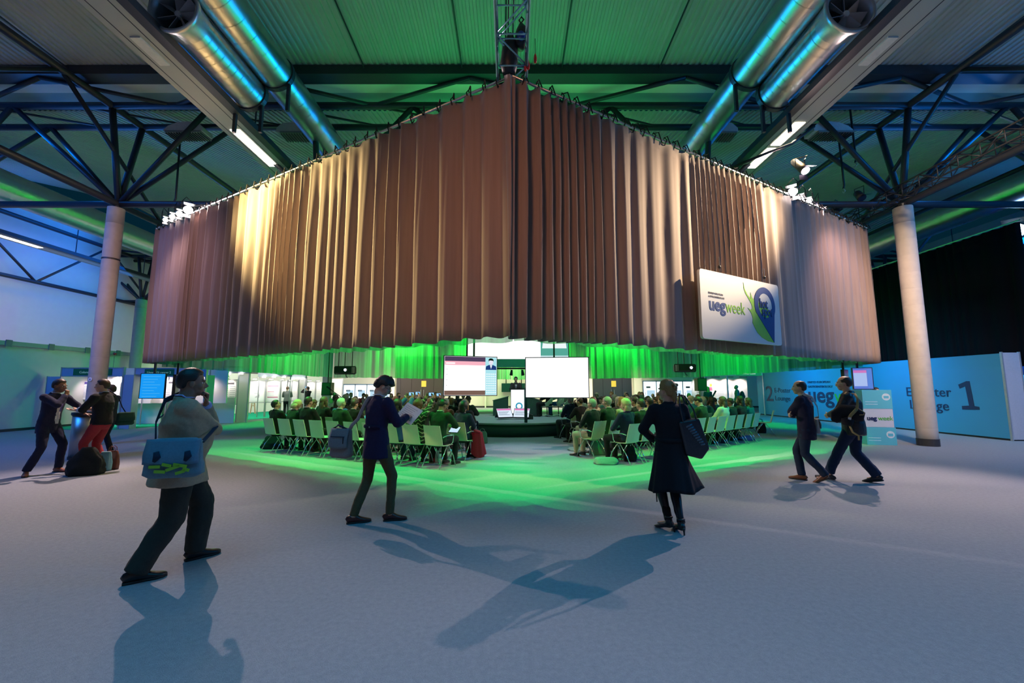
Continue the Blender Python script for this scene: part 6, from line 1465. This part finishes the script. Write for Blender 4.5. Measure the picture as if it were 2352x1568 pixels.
jn = {'green': 'green-lit dark cloth', 'patterned': 'zigzag patterned knitwear'}
rs = random.Random(11); EX = []
phone_glow = emis('phone_glow', (.25,.55,1), 1.3)
def phone(t, c, label, tilt=0, w_=.15, h_=.08, m=None, name='phone'):
    bpy.context.view_layer.update(); p = t.matrix_world @ V(c); o = empty(name, p, t.rotation_euler.z, label, name); o.rotation_euler.x = tilt
    MB().box((-w_/2,-.003,-h_/2), (w_/2,.006,h_/2)).build('case', black, o); MB().box((-w_/2+.008,-.005,-h_/2+.006), (w_/2-.008,-.003,h_/2-.006)).build('display', m or phone_glow, o); return o
for side in ('left', 'right'):
    rz = ar if side == 'left' else br; u, v = (fu, fv) if side == 'left' else (gu, gv)
    for k in range(5):
        L_ = lattice(side, k)
        for s, p in enumerate(L_):
            arms = s == 0
            lab = 'pale plastic chair, %s from the aisle, %s row %s of the stage' % (ORD[s], RN[k], side)
            put(chair_a if arms else chair_p, (p.x, p.y, 0), rz+R(rs.uniform(-3, 3)), lab, 'chair', 'seminar chairs %s of the aisle' % side)
            key = (side, k, s)
            if key in fixed: f_ = fixed[key]
            else:
                if rs.random() < .22: f_ = None
                else:
                    st_ = rs.choice(['short','short','crop','bald','long','bob','short'])
                    f_ = (rs.choice(['lap','lap','read','chin','lap','up']), st_, rs.choice(['black','dark','brown','grey','blond','dark'] if st_ != 'bald' else ['grey','dark']), rs.choice(['black','charcoal','navy','grey','brown','green','beige','white','teal','black']), rs.choice(['black','charcoal','navy']), rs.choice([skinA, skinA, skinB, skinC]), None)
            if f_ is None: continue
            pn, hs_, hc_, jk_, tr_, sk_, ex_ = f_
            hn = 'balding' if hs_ == 'bald' else '%s %s-haired' % (hairn[hs_], hcol[hc_])
            lab = '%s person in %s, %s from aisle, %s row %s of stage' % (hn, jn.get(jk_, jk_), ORD[s], RN[k], side)
            q = p+v*.02
            t = figure(pn, (q.x, q.y, 0), rz+R(rs.uniform(-5, 5)), lab, hs_, HAIR and hc_, J[jk_], J[tr_], sk_, rs.uniform(.96, 1.03), 'audience %s of the aisle' % side)
            if ex_ == 'glasses': glasses(t, CACHE[pn]['S'])
            if pn == 'photo': EX.append((t, key))
for t, key in EX:
    phone(t, (0,.42,1.47), 'glowing phone held up by the %s in row %s' % (' '.join(t['label'].split(',')[0].split()), RN[key[1]]))
bpy.context.view_layer.update()
def seat_pt(side, k, s): return lattice(side, k)[s]
# tablet and laptops
q = seat_pt('left',0,0)+fv*.40+fu*(-.10); o = empty('tablet', (q.x, q.y, .72), ar, 'tablet with a bright page on the lap of the person in the end chair', 'tablet'); o.rotation_euler.x = R(-52)
MB().box((-.12,0,-.09),(.12,.008,.09)).build('case', black, o); MB().box((-.11,-.002,-.08),(.11,0,.08)).build('display', emis('tablet_glow', (.6,.75,1), 1), o)
def laptop(p, rz, label, m, z=.66):
    o = empty('laptop', (p.x, p.y, z), rz, label, 'laptop'); MB().box((-.16,-.11,-.012),(.16,.11,0)).build('base', mat('laptop_grey', (.2,.2,.22), .4), o)
    M = Matrix.Translation((0,.11,0)) @ Matrix.Rotation(R(-15), 4, 'X'); MB().box((-.16,0,0),(.16,.008,.22), M).build('lid', mat('laptop_grey', (.2,.2,.22)), o); MB().box((-.15,-.003,.01),(.15,0,.21), M).build('display', m, o); return o
q = seat_pt('right',1,8)+gv*.12
o = empty('display_stand', (q.x, q.y, 0), br*.4, 'upright turquoise glowing display between chairs in the second row on the right', 'display')
MB().box((-.17,0,.50),(.17,.04,1.10)).build('panel', black, o); MB().box((-.155,-.006,.52),(.155,0,1.08)).build('display', emis('turq_glow', (.03,.75,.65), .9), o)
for x in (-.1,.1): MB().bar((x,.02,0),(x,.02,.5),.03).build('leg', black, o)
o = put(chair_p, (0,0,-50), 0, None, None, None); bpy.data.objects.remove(o) if False else None
o.location = tuple(floor_at(1757, 1000)); o.rotation_euler = (0,0,R(62)); tag(o, 'pale chair turned sideways at the right end of the nearest right row', 'chair', 'seminar chairs right of the aisle')
q = seat_pt('left',1,6)+fv*.34; laptop(q, ar, 'open laptop with a turquoise screen in the second row on the left', emis('turq_glow', (.03,.75,.65), .9))

# ---------------------------------------------------------------- the audience beyond the stage, facing the camera
for side, xs, sg_ in (('left', (-9.0, -2.9), -1), ('right', (3.0, 9.0), 1)):
    for k in range(2):
        n = 9; 
        for s in range(n):
            x = xs[0]+(xs[1]-xs[0])*(s+.25*(k % 2))/(n-1); y = 22.6+1.05*k+.28*(abs(x)-3)*-.6+rs.uniform(-.1,.1)
            if abs(x) > 9.6: continue
            face = math.atan2(-(0-x), (15.5-y)); 
            put(chair_p, (x, y, 0), face, 'pale chair beyond the stage, %s from left, %s far row %s of lectern' % (ORD[s], RN[k].replace('nearest', 'first'), side), 'chair', 'chairs beyond the stage')
            if rs.random() < .12: continue
            st_ = rs.choice(['short','short','crop','bald','long','bob']); hc_ = rs.choice(['black','dark','brown','grey','blond'] if st_ != 'bald' else ['dark','grey']); jk_ = rs.choice(['black','charcoal','navy','grey','brown','beige','white','maroon'])
            hn = 'balding' if st_ == 'bald' else '%s %s-haired' % (hairn[st_], hcol[hc_])
            figure(rs.choice(['lap','chin','up','lap','read']), (x-.02*0, y-.02, 0), face, '%s person in %s, %s from left, %s far row %s of lectern' % (hn, jk_, ORD[s], RN[k].replace('nearest', 'first'), side), st_, hc_, J[jk_], J[rs.choice(['black','navy','grey'])], rs.choice([skinA,skinA,skinB]), rs.uniform(.97,1.05), 'audience beyond the stage', True, False)
# panel guests on the stage with a bucket chair
def bucket(loc, rz, label):
    t = empty('bucket_chair', loc, rz, label, 'chair', None); mb = MB(); n = 22; rows = 8
    for i in range(rows+1):
        u = i/rows
        for j in range(n+1):
            a = math.pi*(-.08)+math.pi*1.16*j/n; h_ = .44+(.40 if True else 0)*(.35+.65*max(0, math.sin(a)))*u; r_ = .16+.10*u**.7
            mb.v.append(V((r_*1.05*math.cos(a), -r_*math.sin(a), h_ if u > 0 else .43)))
    for i in range(rows):
        for j in range(n): mb.face((i*(n+1)+j, i*(n+1)+j+1, (i+1)*(n+1)+j+1, (i+1)*(n+1)+j))
    o = mb.build('shell', shell_m, t, True); md = o.modifiers.new('t', 'SOLIDIFY'); md.thickness = .012
    MB().loft([(0,0,.42),(0,.0,.44)], [(.20,.22)]*2, 24).build('seat', shell_m, t); MB().loft([(0,0,0),(0,0,.42)], [.02]*2, 10).build('stem', black, t)
    for k in range(4): a = k*math.pi/2+.5; MB().bar((0,0,.06),(.26*math.cos(a),.26*math.sin(a),.015),.03).build('foot', chrome, t)
    return t
p = floor_at(1313, 963, SZ); bucket((p.x, 17.3, SZ), R(70), 'pale green bucket chair on the stage right of the blank screen')
for x, y, jk_, tr_, lb, hc_ in ((1.45, 17.5, 'black', 'black', 'seated panel guest in black on the stage, legs showing under the blank screen', 'dark'), (1.95, 17.75, 'white', 'blue', 'seated panel guest in jeans on the stage beside the bucket chair', 'grey')):
    bucket((x, y, SZ), R(80), 'bucket chair of the panel guest in %s' % ('black' if jk_ == 'black' else 'jeans'))
    figure('lap', (x, y, SZ), R(75), lb, 'short', hc_, J[jk_], J[tr_], skinA, 1.0, None)
# speaker and distant visitors
p = depth_at(1185, 900, 18.25)
t = figure('standread', (p.x, 18.45, SZ), R(180), 'speaker in a dark suit and pale tie standing behind the lectern', 'short', 'black', J['charcoal'], J['black'], skinA, .95)
S = CACHE['standread']['S']; MB().loft([S['C']+V((0,.135,.09)), S['C']+V((0,.148,0)), S['W']+V((0,.135,.02))], [(.04,.012),(.035,.012),(.02,.012)], 10).build('shirt_front', mat('shirt_pale', (.6,.6,.65)), t, True)
MB().loft([S['C']+V((0,.150,.09)), S['C']+V((0,.163,0)), S['W']+V((0,.150,.04))], [(.012,.004),(.02,.004),(.014,.004)], 8).build('tie', mat('tie_lilac2', (.25,.18,.4)), t, True)
def atp(px, Z): q = depth_at(px, 900, Z); return (q.x, Z, .012)
figure('standread', atp(158, 18.4), R(20), 'distant visitor in a dark suit seen from behind inside the left booth', 'short', 'black', J['navy'], J['navy'], skinB, .99)
figure('standread', atp(660, 24.6), R(25), 'distant visitor in a grey jacket before the pale poster', 'short', 'brown', J['grey'], J['black'], skinA, .97)
t = figure('standphoto', atp(707, 26.2), R(55), 'distant visitor in black raising a phone to photograph a poster', 'updo', 'dark', J['black'], J['black'], skinA, .97)
phone(t, (0,.32,1.72), 'small phone held up by the distant visitor in black', m=phone_glow)
t = figure('stand', atp(1693, 24.2), R(72), 'bald visitor in a teal jacket with a dark backpack in the right booth', 'crop', 'grey', J['teal'], J['navy'], skinB, 1.02)
bpy.context.view_layer.update(); q = t.matrix_world @ V((0,-.25,1.18)); o = empty('backpack', q, R(72), 'dark backpack worn by the visitor in teal', 'bag'); MB().ell((0,0,0), (.17,.12,.25)).build('body', J['charcoal'], o, True); MB().ell((0,-.09,-.07), (.12,.06,.12)).build('pocket', J['charcoal'], o, True)
for s in (-1,1): straps([(s*.11,.09,-.15),(s*.13,.14,.0),(s*.12,.12,.22)], .05, .012, up=(1,0,0)).build('shoulder_strap', J['charcoal'], o, True)
t = figure('stand', atp(1626, 24.0), R(5), 'long-haired visitor in dark blue carrying a poster tube by the right booth', 'long', 'blond', J['navy'], J['black'], skinA, .96)
bpy.context.view_layer.update(); q = t.matrix_world @ V((.12,-.2,1.1)); o = empty('poster_tube', q, 0, 'black poster tube slung on the back of the long-haired visitor', 'tube'); MB().loft([(-.22,0,-.35),(.22,0,.38)], [.045,.045], 14).build('tube', black, o, True); MB().loft([(.22,0,.38),(.235,0,.405)], [.05,.05], 14).build('cap', black, o)
p = depth_at(2005, 893, 13.4); figure('stand', (p.x-.02, 13.3, 0), R(200), 'person mostly hidden behind the stack of printed cubes', 'short', 'dark', J['black'], J['black'], skinA, .93)
# microphone stand
p = depth_at(782, 925, 18.0); t = empty('microphone_stand', (p.x, 18.0, 0), 0, 'black boom microphone stand in the left audience', 'stand')
MB().tube([(0,0,0),(0,0,1.25)], .018, 8).build('pole', black, t); MB().tube([(.22,0,1.10),(-.45,0,1.56)], .014, 8).build('boom', black, t); MB().tube([(-.45,0,1.56),(-.62,0,1.68)], .032, 10).build('microphone', black, t)
for k in range(3): MB().bar((0,0,.12),(.28*math.cos(k*2.09),.28*math.sin(k*2.09),.01),.02).build('foot', black, t)

# ---------------------------------------------------------------- bags and coats among the seats
canvas = cloth('canvas_green', (.12,.22,.17)); canvas2 = cloth('canvas_grey', (.24,.32,.30))
floor_bag(618, 1032, .55, .34, .26, J['black'], 'black rucksack under the first chair of the nearest left row', sag=.4, handle=False)
floor_bag(722, 1036, .42, .22, .24, cloth('red_nylon', (.35,.02,.03)), 'red nylon bag on the floor under the nearest left row', sag=.35)
floor_bag(828, 1046, .42, .2, .24, J['black'], 'black bag on the floor beside the legs of the person in khaki', sag=.45)
floor_bag(1107, 1019, .32, .34, .24, canvas, 'green rucksack on the floor at the aisle end before the stage', sag=.25)
floor_bag(1098, 1050, .30, .42, .2, J['black'], 'dark bag leaning by the crimson coat at the aisle', sag=.35, handle=False)
floor_bag(992, 1062, .14, .28, .1, cloth('red_carton', (.4,.03,.04)), 'red paper bag standing under the last chair of the nearest left row', sag=.1, handle=False)
floor_bag(1003, 1062, .1, .24, .1, cloth('white_carton', (.6,.6,.58)), 'white paper bag beside the red paper bag under the chair', sag=.1, handle=False)
floor_bag(1376, 1046, .40, .34, .2, canvas, 'green tote standing upright on the floor at the right aisle', sag=.25)
floor_bag(1396, 1068, .52, .13, .34, canvas2, 'grey green satchel with lime print lying flat near the first right chair', sag=.15, handle=False)
floor_bag(1328, 1036, .50, .08, .34, canvas2, 'flat grey green satchel lying alone by the right aisle', sag=.15, handle=False)
floor_bag(1450, 1060, .28, .32, .18, J['black'], 'black handbag under the first chair of the nearest right row', sag=.35)
floor_bag(1752, 995, .36, .40, .2, J['black'], 'black handbag hanging by the sideways chair at the right row end', sag=.25)
floor_bag(1660, 1018, .3, .3, .2, J['black'], 'small dark bag under the nearest right row, below the turquoise display', sag=.4, handle=False)
floor_bag(1720, 1012, .5, .14, .3, cloth('scarf_blue', (.12,.16,.28)), 'crumpled blue scarf on the floor under the nearest right row', name='scarf', sag=.4, handle=False, cat='scarf')
def coat_drape(p, rz, m, w_, h_, ztop, label):
    t = empty('draped_coat', (p[0], p[1], 0), rz, label, 'coat'); mb = MB(); n = 40; rows = 12
    for i in range(rows+1):
        u = i/rows
        for j in range(n):
            a = 2*math.pi*j/n; r1 = w_/2*(.75+.35*u)*(1+.10*math.sin(3*a+1)*u+.06*math.sin(7*a)); mb.v.append(V((r1*math.cos(a), r1*.55*math.sin(a)+.05*u, ztop-h_*u+.05*u*math.sin(2*a+.5))))
    for i in range(rows):
        for j in range(n): mb.face((i*n+j, (i+1)*n+j, (i+1)*n+(j+1) % n, i*n+(j+1) % n))
    mb.face(range(n)); o = mb.build('cloth', m, t, True)
    MB().tube([(-w_*.3,-.02,ztop),(0,-.08,ztop+.03),(w_*.3,-.02,ztop)], .035, 8).build('collar', m, t, True); return t
q = seat_pt('left',1,0)+fv*.10-fu*.28; coat_drape((q.x, q.y), ar, cloth('crimson', (.30,.015,.05)), .34, .52, .62, 'crimson coat hanging over the aisle armrest, second row on the left')
q = floor_at(1336, 1012); coat_drape((q.x, q.y+.2), br, cloth('sage_coat', (.20,.28,.18)), .34, .62, .66, 'sage green coat over the knees of a listener at the right aisle')
